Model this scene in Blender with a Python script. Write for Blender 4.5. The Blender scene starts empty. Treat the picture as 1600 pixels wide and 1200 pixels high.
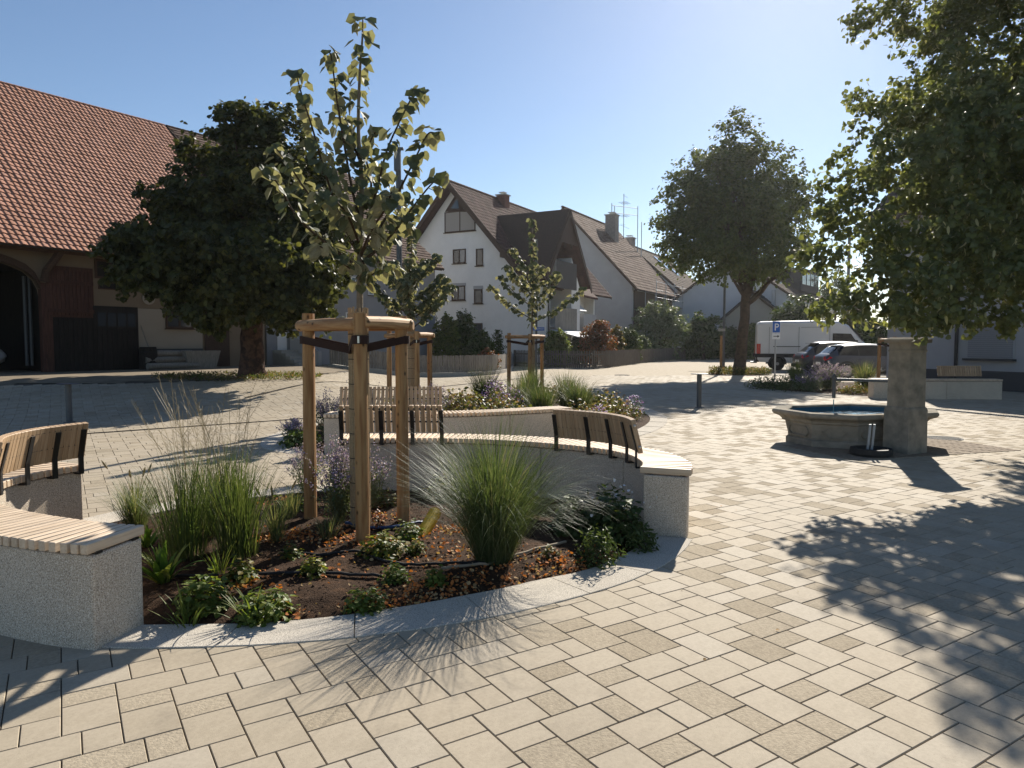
import bpy, bmesh, math, random
import numpy as np
from math import radians, sin, cos, tan, pi, sqrt, atan2
from mathutils import Vector, Matrix, noise as mnoise

random.seed(7); RNG = np.random.default_rng(7)
SC = bpy.context.scene
COL = SC.collection

# ------------------------------------------------------------------ camera, sky, sun, exposure
PITCH, F, CZ = radians(3.35), 1110.0, 1.5
cam_d = bpy.data.cameras.new('camera'); cam = bpy.data.objects.new('camera', cam_d); COL.objects.link(cam)
cam.location = (0, 0, CZ); cam.rotation_euler = (radians(90) - PITCH, 0, 0)
cam_d.sensor_width = 36; cam_d.lens = 36 * F / 1600; cam_d.clip_start = .05; cam_d.clip_end = 6000
SC.camera = cam

SUN_AZ, SUN_EL = radians(21.6), radians(31)
world = bpy.data.worlds.new('World'); SC.world = world; world.use_nodes = True
wn = world.node_tree.nodes; wl = world.node_tree.links
sky = wn.new('ShaderNodeTexSky'); sky.sky_type = 'NISHITA'; sky.sun_disc = False
sky.sun_elevation = SUN_EL; sky.sun_rotation = SUN_AZ
sky.altitude = 400; sky.air_density = 1.0; sky.dust_density = .25; sky.ozone_density = 2.6
wl.new(sky.outputs[0], wn['Background'].inputs[0]); wn['Background'].inputs[1].default_value = .062
sun_d = bpy.data.lights.new('sun', 'SUN'); sun_d.energy = 4.7; sun_d.angle = radians(.53); sun_d.color = (1, .93, .82)
sun = bpy.data.objects.new('sun', sun_d); COL.objects.link(sun)
SDIR = Vector((sin(SUN_AZ) * cos(SUN_EL), cos(SUN_AZ) * cos(SUN_EL), sin(SUN_EL)))
sun.rotation_euler = SDIR.to_track_quat('Z', 'Y').to_euler(); sun.location = (20, 50, 40)
SC.view_settings.view_transform = 'Standard'; SC.view_settings.look = 'None'
SC.view_settings.exposure = .94; SC.view_settings.gamma = 1; SC.view_settings.use_curve_mapping = False
SC.render.engine = 'CYCLES'
SC.cycles.max_bounces = 6; SC.cycles.diffuse_bounces = 3; SC.cycles.transparent_max_bounces = 4
SC.cycles.use_denoising = True

# ------------------------------------------------------------------ photo pixel -> place
def ray(px, py):
    x = (px - 800) / F; y = (600 - py) / F
    return Vector((x, cos(PITCH) + y * sin(PITCH), -sin(PITCH) + y * cos(PITCH)))
HK = .54
def H(x, y):
    """ground height: the yard before the barn lies about half a metre higher than the square"""
    x, y = np.asarray(x, float), np.asarray(y, float)
    a = np.clip((y - 13.6) / 6.2, 0, 1); b = np.clip((-x / np.maximum(y, 1) - .10) / .20, 0, 1)
    h = HK * a * a * (3 - 2 * a) * b * b * (3 - 2 * b)
    return float(h) if h.ndim == 0 else h
def G(px, py, z=0.0):
    r = ray(px, py); hz = 0.0
    for _ in range(40):
        t = (z + hz - CZ) / r.z; n = H(r.x * t, r.y * t); hz += .5 * (n - hz)
    return Vector((r.x * t, r.y * t, z + hz))
def P(px, py, Y):
    r = ray(px, py); t = Y / r.y
    return Vector((r.x * t, Y, CZ + r.z * t))
def hit(px, py, p0, n):
    r = ray(px, py); o = Vector((0, 0, CZ)); t = (Vector(p0) - o).dot(n) / r.dot(n)
    return o + r * t

# ------------------------------------------------------------------ materials
def mat(name, col, rough=.8, spec=.3, metal=0, noise=None, bump=None, alt=None, translucent=0, back=None, coat=0, emit=None, trans=0, world=None):
    """noise=(scale, amount[,detail]) value variation; alt=(colour, scale, lo, hi) second colour in patches; bump=(scale, strength)"""
    m = bpy.data.materials.new(name); m.use_nodes = True
    N = m.node_tree.nodes; L = m.node_tree.links; b = N['Principled BSDF']
    b.inputs['Roughness'].default_value = rough; b.inputs['Metallic'].default_value = metal
    b.inputs['Specular IOR Level'].default_value = spec
    if coat: b.inputs['Coat Weight'].default_value = coat; b.inputs['Coat Roughness'].default_value = .06
    if trans: b.inputs['Transmission Weight'].default_value = trans
    c4 = (*col, 1)
    out = None
    tc = N.new('ShaderNodeTexCoord')
    def tex(scale, detail=4, rough_=.6):
        t = N.new('ShaderNodeTexNoise'); t.inputs['Scale'].default_value = scale; t.inputs['Detail'].default_value = detail
        t.inputs['Roughness'].default_value = rough_
        L.new(tc.outputs['Object'], t.inputs['Vector']); return t
    rgb = N.new('ShaderNodeRGB'); rgb.outputs[0].default_value = c4; out = rgb.outputs[0]
    def mix(fac, a, bcol):
        x = N.new('ShaderNodeMix'); x.data_type = 'RGBA'
        if isinstance(fac, (int, float)): x.inputs[0].default_value = fac
        else: L.new(fac, x.inputs[0])
        L.new(a, x.inputs[6])
        if isinstance(bcol, tuple): x.inputs[7].default_value = (*bcol, 1)
        else: L.new(bcol, x.inputs[7])
        return x.outputs[2]
    if alt:
        for a in (alt if isinstance(alt, list) else [alt]):
            t = tex(a[1], a[4] if len(a) > 4 else 3); r = N.new('ShaderNodeMapRange'); r.inputs[1].default_value = a[2]; r.inputs[2].default_value = a[3]
            L.new(t.outputs[0], r.inputs[0]); out = mix(r.outputs[0], out, a[0])
    if world:
        gp = N.new('ShaderNodeNewGeometry')
        for sc, amt, lo, hi in world:
            t = N.new('ShaderNodeTexNoise'); t.inputs['Scale'].default_value = sc; t.inputs['Detail'].default_value = 7; t.inputs['Roughness'].default_value = .65
            L.new(gp.outputs['Position'], t.inputs['Vector']); r = N.new('ShaderNodeMapRange'); r.inputs[1].default_value = lo; r.inputs[2].default_value = hi; r.inputs[3].default_value = 1; r.inputs[4].default_value = 1 - amt
            L.new(t.outputs[0], r.inputs[0]); v = N.new('ShaderNodeVectorMath'); v.operation = 'SCALE'; L.new(out, v.inputs[0]); L.new(r.outputs[0], v.inputs['Scale']); out = v.outputs[0]
    if back:
        g = N.new('ShaderNodeNewGeometry'); out = mix(g.outputs['Backfacing'], out, back)
    if noise:
        t = tex(noise[0], noise[2] if len(noise) > 2 else 5)
        r = N.new('ShaderNodeMapRange'); r.inputs[1].default_value = .25; r.inputs[2].default_value = .75
        r.inputs[3].default_value = 1 - noise[1]; r.inputs[4].default_value = 1 + noise[1]
        L.new(t.outputs[0], r.inputs[0])
        v = N.new('ShaderNodeVectorMath'); v.operation = 'SCALE'; L.new(out, v.inputs[0]); L.new(r.outputs[0], v.inputs['Scale']); out = v.outputs[0]
    L.new(out, b.inputs['Base Color'])
    if bump:
        t = tex(bump[0], 6); bp = N.new('ShaderNodeBump'); bp.inputs['Strength'].default_value = bump[1]
        bp.inputs['Distance'].default_value = bump[2] if len(bump) > 2 else .01
        L.new(t.outputs[0], bp.inputs['Height']); L.new(bp.outputs[0], b.inputs['Normal'])
    if translucent:
        tr = N.new('ShaderNodeBsdfTranslucent'); v = N.new('ShaderNodeVectorMath'); v.operation = 'MULTIPLY'
        L.new(out, v.inputs[0]); v.inputs[1].default_value = (1.75, 1.65, .8); L.new(v.outputs[0], tr.inputs[0])
        mx = N.new('ShaderNodeMixShader'); mx.inputs[0].default_value = translucent
        L.new(b.outputs[0], mx.inputs[1]); L.new(tr.outputs[0], mx.inputs[2]); L.new(mx.outputs[0], N['Material Output'].inputs[0])
    if emit: b.inputs['Emission Color'].default_value = (*emit[0], 1); b.inputs['Emission Strength'].default_value = emit[1]
    return m

def speckle(name, col, dark, light, scale, rough=.75, bump=.3):
    """granite / exposed-aggregate concrete"""
    m = mat(name, col, .92, .1, noise=(2.2, .12, 8), alt=((col[0] * .78, col[1] * .77, col[2] * .75), 1.3, .52, .72, 8))
    N = m.node_tree.nodes; L = m.node_tree.links; b = N['Principled BSDF']
    src = b.inputs['Base Color'].links[0].from_socket
    tc = N.new('ShaderNodeTexCoord')
    for (c, s, lo, hi) in ((dark, scale, .50, .60), (light, scale * .8, .53, .63)):
        t = N.new('ShaderNodeTexNoise'); t.inputs['Scale'].default_value = s; t.inputs['Detail'].default_value = 1.5; t.noise_dimensions = '4D'; t.inputs['W'].default_value = s
        L.new(tc.outputs['Object'], t.inputs['Vector'])
        r = N.new('ShaderNodeMapRange'); r.inputs[1].default_value = lo; r.inputs[2].default_value = hi; L.new(t.outputs[0], r.inputs[0])
        x = N.new('ShaderNodeMix'); x.data_type = 'RGBA'; L.new(r.outputs[0], x.inputs[0]); L.new(src, x.inputs[6]); x.inputs[7].default_value = (*c, 1); src = x.outputs[2]
    L.new(src, b.inputs['Base Color'])
    t = N.new('ShaderNodeTexNoise'); t.inputs['Scale'].default_value = scale * .8; t.inputs['Detail'].default_value = 3; L.new(tc.outputs['Object'], t.inputs['Vector'])
    bp = N.new('ShaderNodeBump'); bp.inputs['Strength'].default_value = bump; bp.inputs['Distance'].default_value = .004
    L.new(t.outputs[0], bp.inputs['Height']); L.new(bp.outputs[0], b.inputs['Normal'])
    return m

def wood(name, col, dark, scale=(6, 6, 60), rough=.6, axis=None, obj_random=.12, bump=.15, knots=None):
    """grain drawn along the local axis whose scale is small; each piece gets its own tone"""
    m = bpy.data.materials.new(name); m.use_nodes = True
    N = m.node_tree.nodes; L = m.node_tree.links; b = N['Principled BSDF']
    b.inputs['Roughness'].default_value = rough; b.inputs['Specular IOR Level'].default_value = .3
    tc = N.new('ShaderNodeTexCoord'); mp = N.new('ShaderNodeMapping'); mp.inputs['Scale'].default_value = scale
    oi = N.new('ShaderNodeObjectInfo'); L.new(tc.outputs['Object'], mp.inputs['Vector'])
    ad = N.new('ShaderNodeVectorMath'); ad.operation = 'ADD'
    cm = N.new('ShaderNodeCombineXYZ'); ml = N.new('ShaderNodeMath'); ml.operation = 'MULTIPLY'; ml.inputs[1].default_value = 37.0
    L.new(oi.outputs['Random'], ml.inputs[0]); [L.new(ml.outputs[0], cm.inputs[i]) for i in range(3)]
    L.new(mp.outputs[0], ad.inputs[0]); L.new(cm.outputs[0], ad.inputs[1])
    t = N.new('ShaderNodeTexNoise'); t.inputs['Scale'].default_value = 1; t.inputs['Detail'].default_value = 4; t.inputs['Distortion'].default_value = .6
    L.new(ad.outputs[0], t.inputs['Vector'])
    r = N.new('ShaderNodeValToRGB'); r.color_ramp.elements[0].position = .34; r.color_ramp.elements[1].position = .62
    r.color_ramp.elements[0].color = (*dark, 1); r.color_ramp.elements[1].color = (*col, 1); L.new(t.outputs[0], r.inputs[0])
    mr = N.new('ShaderNodeMapRange'); mr.inputs[3].default_value = 1 - obj_random; mr.inputs[4].default_value = 1 + obj_random; L.new(oi.outputs['Random'], mr.inputs[0])
    v = N.new('ShaderNodeVectorMath'); v.operation = 'SCALE'; L.new(r.outputs[0], v.inputs[0]); L.new(mr.outputs[0], v.inputs['Scale'])
    fin = v.outputs[0]
    if knots:
        mp2 = N.new('ShaderNodeMapping'); mp2.inputs['Scale'].default_value = knots; L.new(tc.outputs['Object'], mp2.inputs['Vector'])
        ad2 = N.new('ShaderNodeVectorMath'); ad2.operation = 'ADD'; L.new(mp2.outputs[0], ad2.inputs[0]); L.new(cm.outputs[0], ad2.inputs[1])
        vo = N.new('ShaderNodeTexVoronoi'); vo.inputs['Scale'].default_value = 1; L.new(ad2.outputs[0], vo.inputs['Vector'])
        r2 = N.new('ShaderNodeMapRange'); r2.inputs[1].default_value = .07; r2.inputs[2].default_value = .19; r2.inputs[3].default_value = .22; r2.inputs[4].default_value = 1; L.new(vo.outputs['Distance'], r2.inputs[0])
        v2 = N.new('ShaderNodeVectorMath'); v2.operation = 'SCALE'; L.new(fin, v2.inputs[0]); L.new(r2.outputs[0], v2.inputs['Scale']); fin = v2.outputs[0]
    L.new(fin, b.inputs['Base Color'])
    bp = N.new('ShaderNodeBump'); bp.inputs['Strength'].default_value = bump; bp.inputs['Distance'].default_value = .004
    L.new(t.outputs[0], bp.inputs['Height']); L.new(bp.outputs[0], b.inputs['Normal'])
    return m

def glass(name, col=(.02, .025, .03)):
    return mat(name, col, .06, .8)

M = {}
M['joint'] = mat('joint_sand', (.11, .093, .073), .95, noise=(40, .3))
TONES = [(.385, .327, .245), (.370, .313, .232), (.368, .310, .228), (.378, .319, .237), (.338, .282, .204), (.40, .346, .268)]
for i, c in enumerate(TONES):
    rough_stone = i in (2, 4)
    M['stone%d' % i] = mat('paving_tone_%d' % i, c, .78 if not rough_stone else .95, .16, noise=(55, .10 if not rough_stone else .22, 6),
                           bump=(180 if not rough_stone else 90, .25 if not rough_stone else .9, .004),
                           alt=((c[0] * .85, c[1] * .84, c[2] * .82), 5, .5, .8), world=((.55, .14, .48, .66), (3.1, .16, .56, .70), (160, .30, .58, .68)))
M['far_paving'] = mat('far_paving', (.37, .31, .225), .9, .12, noise=(3, .12), alt=((.405, .345, .262), 6, .52, .6))
M['asphalt'] = mat('asphalt', (.15, .14, .125), .85, .3, noise=(30, .15))
M['parking'] = mat('parking_gravel', (.25, .225, .18), .9, .2, noise=(12, .2))
M['concrete'] = speckle('granite_concrete', (.58, .485, .375), (.27, .225, .18), (.74, .67, .57), 190)
M['kerb'] = speckle('granite_kerb', (.50, .45, .375), (.25, .225, .19), (.66, .61, .53), 230)
M['plain_concrete'] = mat('plain_concrete', (.36, .34, .30), .85, .2, noise=(14, .12))
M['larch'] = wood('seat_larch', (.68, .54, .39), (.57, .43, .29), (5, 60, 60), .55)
M['stake'] = wood('stake_pine', (.42, .245, .105), (.25, .12, .045), (22, 22, 2.2), .7, obj_random=.12, knots=(13, 13, 8))
M['rail'] = wood('rail_pine', (.47, .29, .14), (.30, .15, .06), (3, 24, 24), .7, obj_random=.12, knots=(7, 12, 12))
M['reed'] = mat('reed_mat', (.40, .29, .17), .85, .15, noise=(60, .25))
M['strap'] = mat('brown_strap', (.035, .016, .011), .7, .25)
M['steel'] = mat('black_steel', (.012, .012, .013), .38, .5)
M['bolt'] = mat('bolt_steel', (.55, .53, .5), .3, .5, metal=1)
M['grey_steel'] = mat('grey_steel', (.075, .08, .085), .45, .5, noise=(20, .1))
M['zinc'] = mat('galvanised', (.35, .36, .37), .45, .5, metal=.6)
M['soil'] = mat('soil', (.055, .032, .019), .95, .1, noise=(60, .45, 8), bump=(90, 1.0, .02), alt=((.095, .052, .028), 9, .5, .68))
M['clod'] = mat('soil_crumb', (.06, .036, .022), .95, .1, noise=(30, .4))
M['litter'] = mat('dry_leaf_litter', (.46, .165, .05), .8, .2, noise=(25, .4), translucent=.2)
M['litter2'] = mat('pale_dry_leaf', (.45, .30, .15), .8, .2, noise=(25, .3), translucent=.2)
M['stonework'] = mat('old_sandstone', (.26, .232, .185), .95, .12, noise=(9, .22, 8), bump=(60, .5, .01), alt=((.16, .148, .12), 3.2, .48, .68))
M['basin_blue'] = mat('basin_blue_paint', (.012, .11, .19), .5, .4, noise=(12, .2))
M['iron'] = mat('dark_iron', (.022, .022, .022), .8, .2, noise=(30, .2))
M['rubber'] = mat('black_stone_bowl', (.025, .024, .022), .7, .3, noise=(25, .25))

# leaves: face colour / underside
def leafmat(name, c, tr=.35, back=None, rough=.5, n=.25):
    return mat(name, c, max(rough, .5), .22, noise=(3.0, n, 2), translucent=tr, back=back)
LF = {
 'silver': [leafmat('silver_lime_leaf_%d' % i, c, .20, back=bk, rough=.6) for i, (c, bk) in enumerate([((.085, .10, .056), (.27, .27, .19)), ((.105, .12, .066), (.32, .315, .23)), ((.07, .084, .048), (.22, .225, .155))])],
 'lime': [leafmat('lime_leaf_%d' % i, c, .38) for i, c in enumerate([(.10, .12, .058), (.12, .14, .064), (.145, .165, .062)])],
 'bract': [leafmat('lime_bract', (.36, .35, .20), .3)],
 'chestnut': [leafmat('chestnut_leaf_%d' % i, c, .32) for i, c in enumerate([(.042, .05, .02), (.055, .064, .024), (.09, .095, .03)])],
 'maple': [leafmat('street_tree_leaf_%d' % i, c, .3) for i, c in enumerate([(.07, .092, .036), (.085, .11, .042), (.105, .125, .045)])],
 'hedge': [leafmat('hedge_leaf_%d' % i, c, .22) for i, c in enumerate([(.045, .07, .02), (.06, .09, .026), (.085, .115, .035)])],
 'bright': [leafmat('bright_leaf_%d' % i, c, .35) for i, c in enumerate([(.075, .115, .022), (.11, .15, .03), (.15, .175, .04)])],
 'red': [leafmat('copper_leaf_%d' % i, c, .3) for i, c in enumerate([(.19, .06, .028), (.25, .095, .04), (.12, .045, .022), (.07, .06, .02)])],
 'grey': [leafmat('grey_green_leaf_%d' % i, c, .25) for i, c in enumerate([(.13, .16, .10), (.17, .20, .13), (.09, .13, .06)])],
 'violet': [leafmat('violet_flower_%d' % i, c, .3) for i, c in enumerate([(.27, .22, .40), (.36, .31, .48), (.20, .15, .32)])],
 'aster': [leafmat('aster_flower_%d' % i, c, .3) for i, c in enumerate([(.22, .13, .42), (.30, .20, .50)])],
 'olive': [leafmat('olive_leaf_%d' % i, c, .3) for i, c in enumerate([(.12, .12, .035), (.17, .14, .06), (.085, .10, .03), (.20, .13, .08)])],
 'grass': [leafmat('grass_blade_%d' % i, c, .35, rough=.42) for i, c in enumerate([(.055, .085, .028), (.08, .11, .038), (.115, .14, .055)])],
 'bluegrass': [leafmat('fountain_grass_%d' % i, c, .35, rough=.4) for i, c in enumerate([(.055, .085, .034), (.08, .11, .05), (.125, .15, .08), (.22, .21, .12)])],
 'straw': [leafmat('straw_stem', (.30, .24, .13), .2), leafmat('straw_stem_green', (.17, .18, .08), .2)],
 'yellowgreen': [leafmat('yellow_green_leaf_%d' % i, c, .4) for i, c in enumerate([(.11, .15, .022), (.19, .20, .035), (.06, .09, .02), (.26, .21, .06)])],
 'hosta': [leafmat('hosta_leaf_%d' % i, c, .35, rough=.4) for i, c in enumerate([(.06, .12, .022), (.10, .17, .03), (.20, .24, .06)])],
}
M['bark'] = mat('bark', (.10, .075, .055), .95, .1, noise=(14, .35), bump=(26, 1, .03), alt=((.055, .042, .032), 7, .48, .62))
M['bark_red'] = mat('chestnut_bark', (.105, .062, .045), .95, .1, noise=(9, .4), bump=(18, 1, .05), alt=((.045, .03, .024), 5, .48, .6))
M['bark_young'] = mat('young_bark', (.20, .165, .12), .85, .2, noise=(20, .25), bump=(40, .5, .01))
M['twig'] = mat('twig', (.07, .05, .035), .9, .15)
# ------------------------------------------------------------------ object helpers
W = {}            # world matrix of everything built
def setp(o, label=None, cat=None, group=None, kind=None):
    for k, v in (('label', label), ('category', cat), ('group', group), ('kind', kind)):
        if v: o[k] = v
    return o
def link(o, parent=None, mw=None):
    COL.objects.link(o); mw = Matrix(mw) if mw is not None else Matrix.Identity(4)
    W[o] = mw; o.matrix_basis = mw
    if parent is not None:
        o.parent = parent; o.matrix_parent_inverse = W[parent].inverted()
    return o
def thing(name, label, cat, loc=(0, 0, 0), rz=0, group=None):
    o = bpy.data.objects.new(name, None); o.empty_display_size = .2
    link(o, None, Matrix.Translation(Vector(loc)) @ Matrix.Rotation(rz, 4, 'Z'))
    return setp(o, label, cat, group)
def place(name, me, parent=None, mw=None, **kw):
    return setp(link(bpy.data.objects.new(name, me), parent, mw), **kw)
def copy_tree(src, mw):
    """copy a thing, its parts and their sub-parts to a new place (mw = new world matrix of its Empty)"""
    r = src.copy(); COL.objects.link(r); r.matrix_basis = mw; W[r] = Matrix(mw)
    for ch in list(src.children):
        c = ch.copy(); COL.objects.link(c); c.parent = r
        for g in list(ch.children):
            d = g.copy(); COL.objects.link(d); d.parent = c
    return r

class MB:
    def __init__(s): s.v = []; s.f = []; s.m = []
    def add(s, vs, fs, mi=0):
        k = len(s.v); s.v += [tuple(v) for v in vs]; s.f += [tuple(i + k for i in f) for f in fs]; s.m += [mi] * len(fs); return s
    def box(s, c, size, mw=None, mi=0, taper=1.0):
        cx, cy, cz = c; x, y, z = [d / 2 for d in size]; vs = []
        for dz in (-1, 1):
            k = taper if dz > 0 else 1
            for dx, dy in ((-1, -1), (1, -1), (1, 1), (-1, 1)): vs.append(Vector((cx + dx * x * k, cy + dy * y * k, cz + dz * z)))
        if mw is not None: vs = [mw @ v for v in vs]
        return s.add(vs, [(3, 2, 1, 0), (4, 5, 6, 7), (0, 1, 5, 4), (1, 2, 6, 5), (2, 3, 7, 6), (3, 0, 4, 7)], mi)
    def prism(s, poly, z0, z1, mi=0):
        n = len(poly); vs = [(p[0], p[1], z0) for p in poly] + [(p[0], p[1], z1) for p in poly]
        return s.add(vs, [tuple(range(n - 1, -1, -1)), tuple(range(n, 2 * n))] + [(i, (i + 1) % n, n + (i + 1) % n, n + i) for i in range(n)], mi)
    def slab(s, poly3, off, mi=0):
        """polygon of 3D points extruded by vector off"""
        n = len(poly3); off = Vector(off); a = [Vector(p) for p in poly3]; b = [p + off for p in a]
        return s.add(a + b, [tuple(range(n - 1, -1, -1)), tuple(range(n, 2 * n))] + [(i, (i + 1) % n, n + (i + 1) % n, n + i) for i in range(n)], mi)
    def rings(s, rings, mi=0, cap=True, closed=True):
        k = len(rings[0]); n = len(rings); vs = [v for r in rings for v in r]; fs = []
        for i in range(n - 1):
            for j in range(k if closed else k - 1):
                a = i * k + j; b = i * k + (j + 1) % k; fs.append((a, b, b + k, a + k))
        if cap: fs += [tuple(range(k - 1, -1, -1)), tuple(range((n - 1) * k, n * k))]
        return s.add(vs, fs, mi)
    def tube(s, pts, r, k=8, mi=0, cap=True, wob=0):
        pts = [Vector(p) for p in pts]; n = len(pts); rs = r if isinstance(r, (list, tuple)) else [r] * n
        rings = []; up = None
        for i, p in enumerate(pts):
            d = (pts[min(i + 1, n - 1)] - pts[max(i - 1, 0)]).normalized()
            if up is None: up = d.orthogonal().normalized()
            up = (up - d * up.dot(d)).normalized(); q = d.cross(up)
            rings.append([p + (up * cos(2 * pi * j / k) + q * sin(2 * pi * j / k)) * rs[i] * (1 + wob * mnoise.noise(p * 2.3 + Vector((j * 1.7, 0, 0)))) for j in range(k)])
        return s.rings(rings, mi, cap)
    def lathe(s, prof, c=(0, 0, 0), k=24, mi=0, axis='Z', cap=True):
        rings = []
        for r, h in prof:
            ring = []
            for j in range(k):
                a = 2 * pi * j / k
                p = (r * cos(a), r * sin(a), h) if axis == 'Z' else (r * cos(a), h, -r * sin(a)) if axis == 'Y' else (h, r * cos(a), r * sin(a))
                ring.append(Vector(c) + Vector(p))
            rings.append(ring)
        return s.rings(rings, mi, cap)
    def mesh(s, name, mats, smooth=False, fix=True):
        me = bpy.data.meshes.new(name); me.from_pydata(s.v, [], s.f)
        for m in (mats if isinstance(mats, (list, tuple)) else [mats]): me.materials.append(m)
        if any(s.m): me.polygons.foreach_set('material_index', s.m)
        if fix:
            bm = bmesh.new(); bm.from_mesh(me); bmesh.ops.recalc_face_normals(bm, faces=bm.faces); bm.to_mesh(me); bm.free()
        if smooth: me.polygons.foreach_set('use_smooth', [True] * len(me.polygons))
        me.update(); return me
    def build(s, name, mats, parent=None, smooth=False, mw=None, bevel=0, kind=None, **kw):
        me = s.mesh(name, mats, smooth)
        o = place(name, me, parent, mw, kind=kind, **kw)
        if bevel:
            b = o.modifiers.new('bevel', 'BEVEL'); b.width = bevel; b.segments = 2; b.limit_method = 'ANGLE'; b.angle_limit = radians(35)
        if smooth:
            pass
        return o

def bevel_box(name, size, w, m, seg=1):
    bm = bmesh.new(); bmesh.ops.create_cube(bm, size=1)
    for v in bm.verts: v.co = Vector((v.co.x * size[0], v.co.y * size[1], v.co.z * size[2]))
    bmesh.ops.bevel(bm, geom=list(bm.edges), offset=w, segments=seg, affect='EDGES')
    me = bpy.data.meshes.new(name); bm.to_mesh(me); bm.free(); me.materials.append(m); return me

def np_mesh(name, V, Fc, mats, midx=None, smooth=False):
    me = bpy.data.meshes.new(name); V = np.asarray(V, np.float32); Fc = np.asarray(Fc, np.int32); nf, k = Fc.shape
    me.vertices.add(len(V)); me.vertices.foreach_set('co', V.ravel())
    me.loops.add(nf * k); me.loops.foreach_set('vertex_index', Fc.ravel())
    me.polygons.add(nf); me.polygons.foreach_set('loop_start', np.arange(nf, dtype=np.int32) * k)
    for m in mats: me.materials.append(m)
    if midx is not None: me.polygons.foreach_set('material_index', np.asarray(midx, np.int32))
    me.polygons.foreach_set('use_smooth', np.full(nf, bool(smooth)))
    me.update(calc_edges=True); return me

# leaf templates: tip along +y, normal +z
T_LEAF = (np.array([(0, 0, 0), (.36, .2, .07), (.42, .58, .06), (0, 1, -.05), (-.42, .58, .06), (-.36, .2, .07)], float), np.array([(0, 1, 2, 3), (0, 3, 4, 5)]))
T_NARROW = (np.array([(0, 0, 0), (.14, .25, .04), (.13, .65, .03), (0, 1, -.06), (-.13, .65, .03), (-.14, .25, .04)], float), np.array([(0, 1, 2, 3), (0, 3, 4, 5)]))
T_ROUND = (np.array([(0, .0, 0), (.46, .02, .05), (.55, .5, .07), (0, 1, -.1), (-.55, .5, .07), (-.46, .02, .05)], float), np.array([(0, 1, 2, 3), (0, 3, 4, 5)]))
T_DIAM = (np.array([(0, 0, 0), (.35, .5, .06), (0, 1, 0), (-.35, .5, .06)], float), np.array([(0, 1, 2, 3)]))

def unit(a): return a / np.maximum(np.linalg.norm(a, axis=-1, keepdims=True), 1e-9)
def scatter(T, pos, nrm, tip, size):
    """copies of a template: normal nrm, tip direction tip (made perpendicular), size -> V, F, leaf index per face"""
    tv, tf = T; n = unit(nrm); y = unit(tip - (tip * n).sum(1, keepdims=True) * n); x = np.cross(y, n)
    V = pos[:, None, :] + size[:, None, None] * (tv[None, :, 0:1] * x[:, None, :] + tv[None, :, 1:2] * y[:, None, :] + tv[None, :, 2:3] * n[:, None, :])
    k = len(tv); Fc = tf[None] + (np.arange(len(pos)) * k)[:, None, None]
    return V.reshape(-1, 3), Fc.reshape(-1, tf.shape[1]), np.repeat(np.arange(len(pos)), len(tf))
def rand_dir(n): return unit(RNG.normal(size=(n, 3)))
def foliage(name, parent, mats, pos, size, T=T_LEAF, up=.5, droop=.4, out=None, kind=None, var=.3, wts=None):
    n = len(pos); nrm = rand_dir(n) * (1 - up) + np.array([0, 0, 1.]) * up
    if out is not None: nrm = nrm + out * .35
    tip = rand_dir(n) + np.array([0, 0, -droop * 2])
    sz = size * RNG.uniform(1 - var, 1 + var, n)
    V, Fc, li = scatter(T, pos, nrm, tip, sz)
    mi = RNG.choice(len(mats), n, p=wts)[li]
    return place(name, np_mesh(name, V, Fc, mats, mi), parent, kind=kind)

def catmull(pts, per=10, closed=False):
    pts = [Vector(p) for p in pts]; n = len(pts); out = []
    rng = range(n if closed else n - 1)
    for i in rng:
        g = (lambda k: pts[k % n]) if closed else (lambda k: pts[max(0, min(n - 1, k))])
        a, b, c, d = g(i - 1), g(i), g(i + 1), g(i + 2)
        for j in range(per):
            t = j / per
            out.append(.5 * ((2 * b) + (c - a) * t + (2 * a - 5 * b + 4 * c - d) * t * t + (3 * b - a - 3 * c + d) * t ** 3))
    if not closed: out.append(pts[-1])
    return out
class Curve2:
    """arc-length curve in the ground plane with left normal"""
    def __init__(s, pts, per=14):
        s.p = catmull([(*p, 0) if len(p) == 2 else p for p in pts], per)
        s.l = [0]
        for a, b in zip(s.p, s.p[1:]): s.l.append(s.l[-1] + (b - a).length)
        s.len = s.l[-1]
    def at(s, d):
        d = max(0, min(s.len, d)); i = int(np.searchsorted(s.l, d)); i = max(1, min(len(s.p) - 1, i))
        a, b = s.p[i - 1], s.p[i]; t = (d - s.l[i - 1]) / max(1e-9, s.l[i] - s.l[i - 1])
        lo, hi = max(0, i - 4), min(len(s.p) - 1, i + 3)
        tg = (s.p[hi] - s.p[lo]).normalized()
        return a.lerp(b, t), tg, Vector((-tg.y, tg.x, 0))
def inside(poly, x, y):
    c = False; n = len(poly); j = n - 1
    for i in range(n):
        xi, yi = poly[i][0], poly[i][1]; xj, yj = poly[j][0], poly[j][1]
        if (yi > y) != (yj > y) and x < (xj - xi) * (y - yi) / (yj - yi) + xi: c = not c
        j = i
    return c
def edge_dist(poly, X, Y):
    """numpy distance from points to polygon outline"""
    d = np.full(X.shape, 1e9); n = len(poly)
    for i in range(n):
        a = np.array(poly[i][:2]); b = np.array(poly[(i + 1) % n][:2]); ab = b - a; L2 = max(1e-12, ab @ ab)
        t = np.clip(((X - a[0]) * ab[0] + (Y - a[1]) * ab[1]) / L2, 0, 1)
        d = np.minimum(d, np.hypot(X - a[0] - t * ab[0], Y - a[1] - t * ab[1]))
    return d
def inside_np(poly, X, Y):
    c = np.zeros(X.shape, bool); n = len(poly); j = n - 1
    for i in range(n):
        xi, yi = poly[i][0], poly[i][1]; xj, yj = poly[j][0], poly[j][1]
        if yi != yj: c ^= ((yi > Y) != (yj > Y)) & (X < (xj - xi) * (Y - yi) / (yj - yi) + xi)
        j = i
    return c
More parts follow.
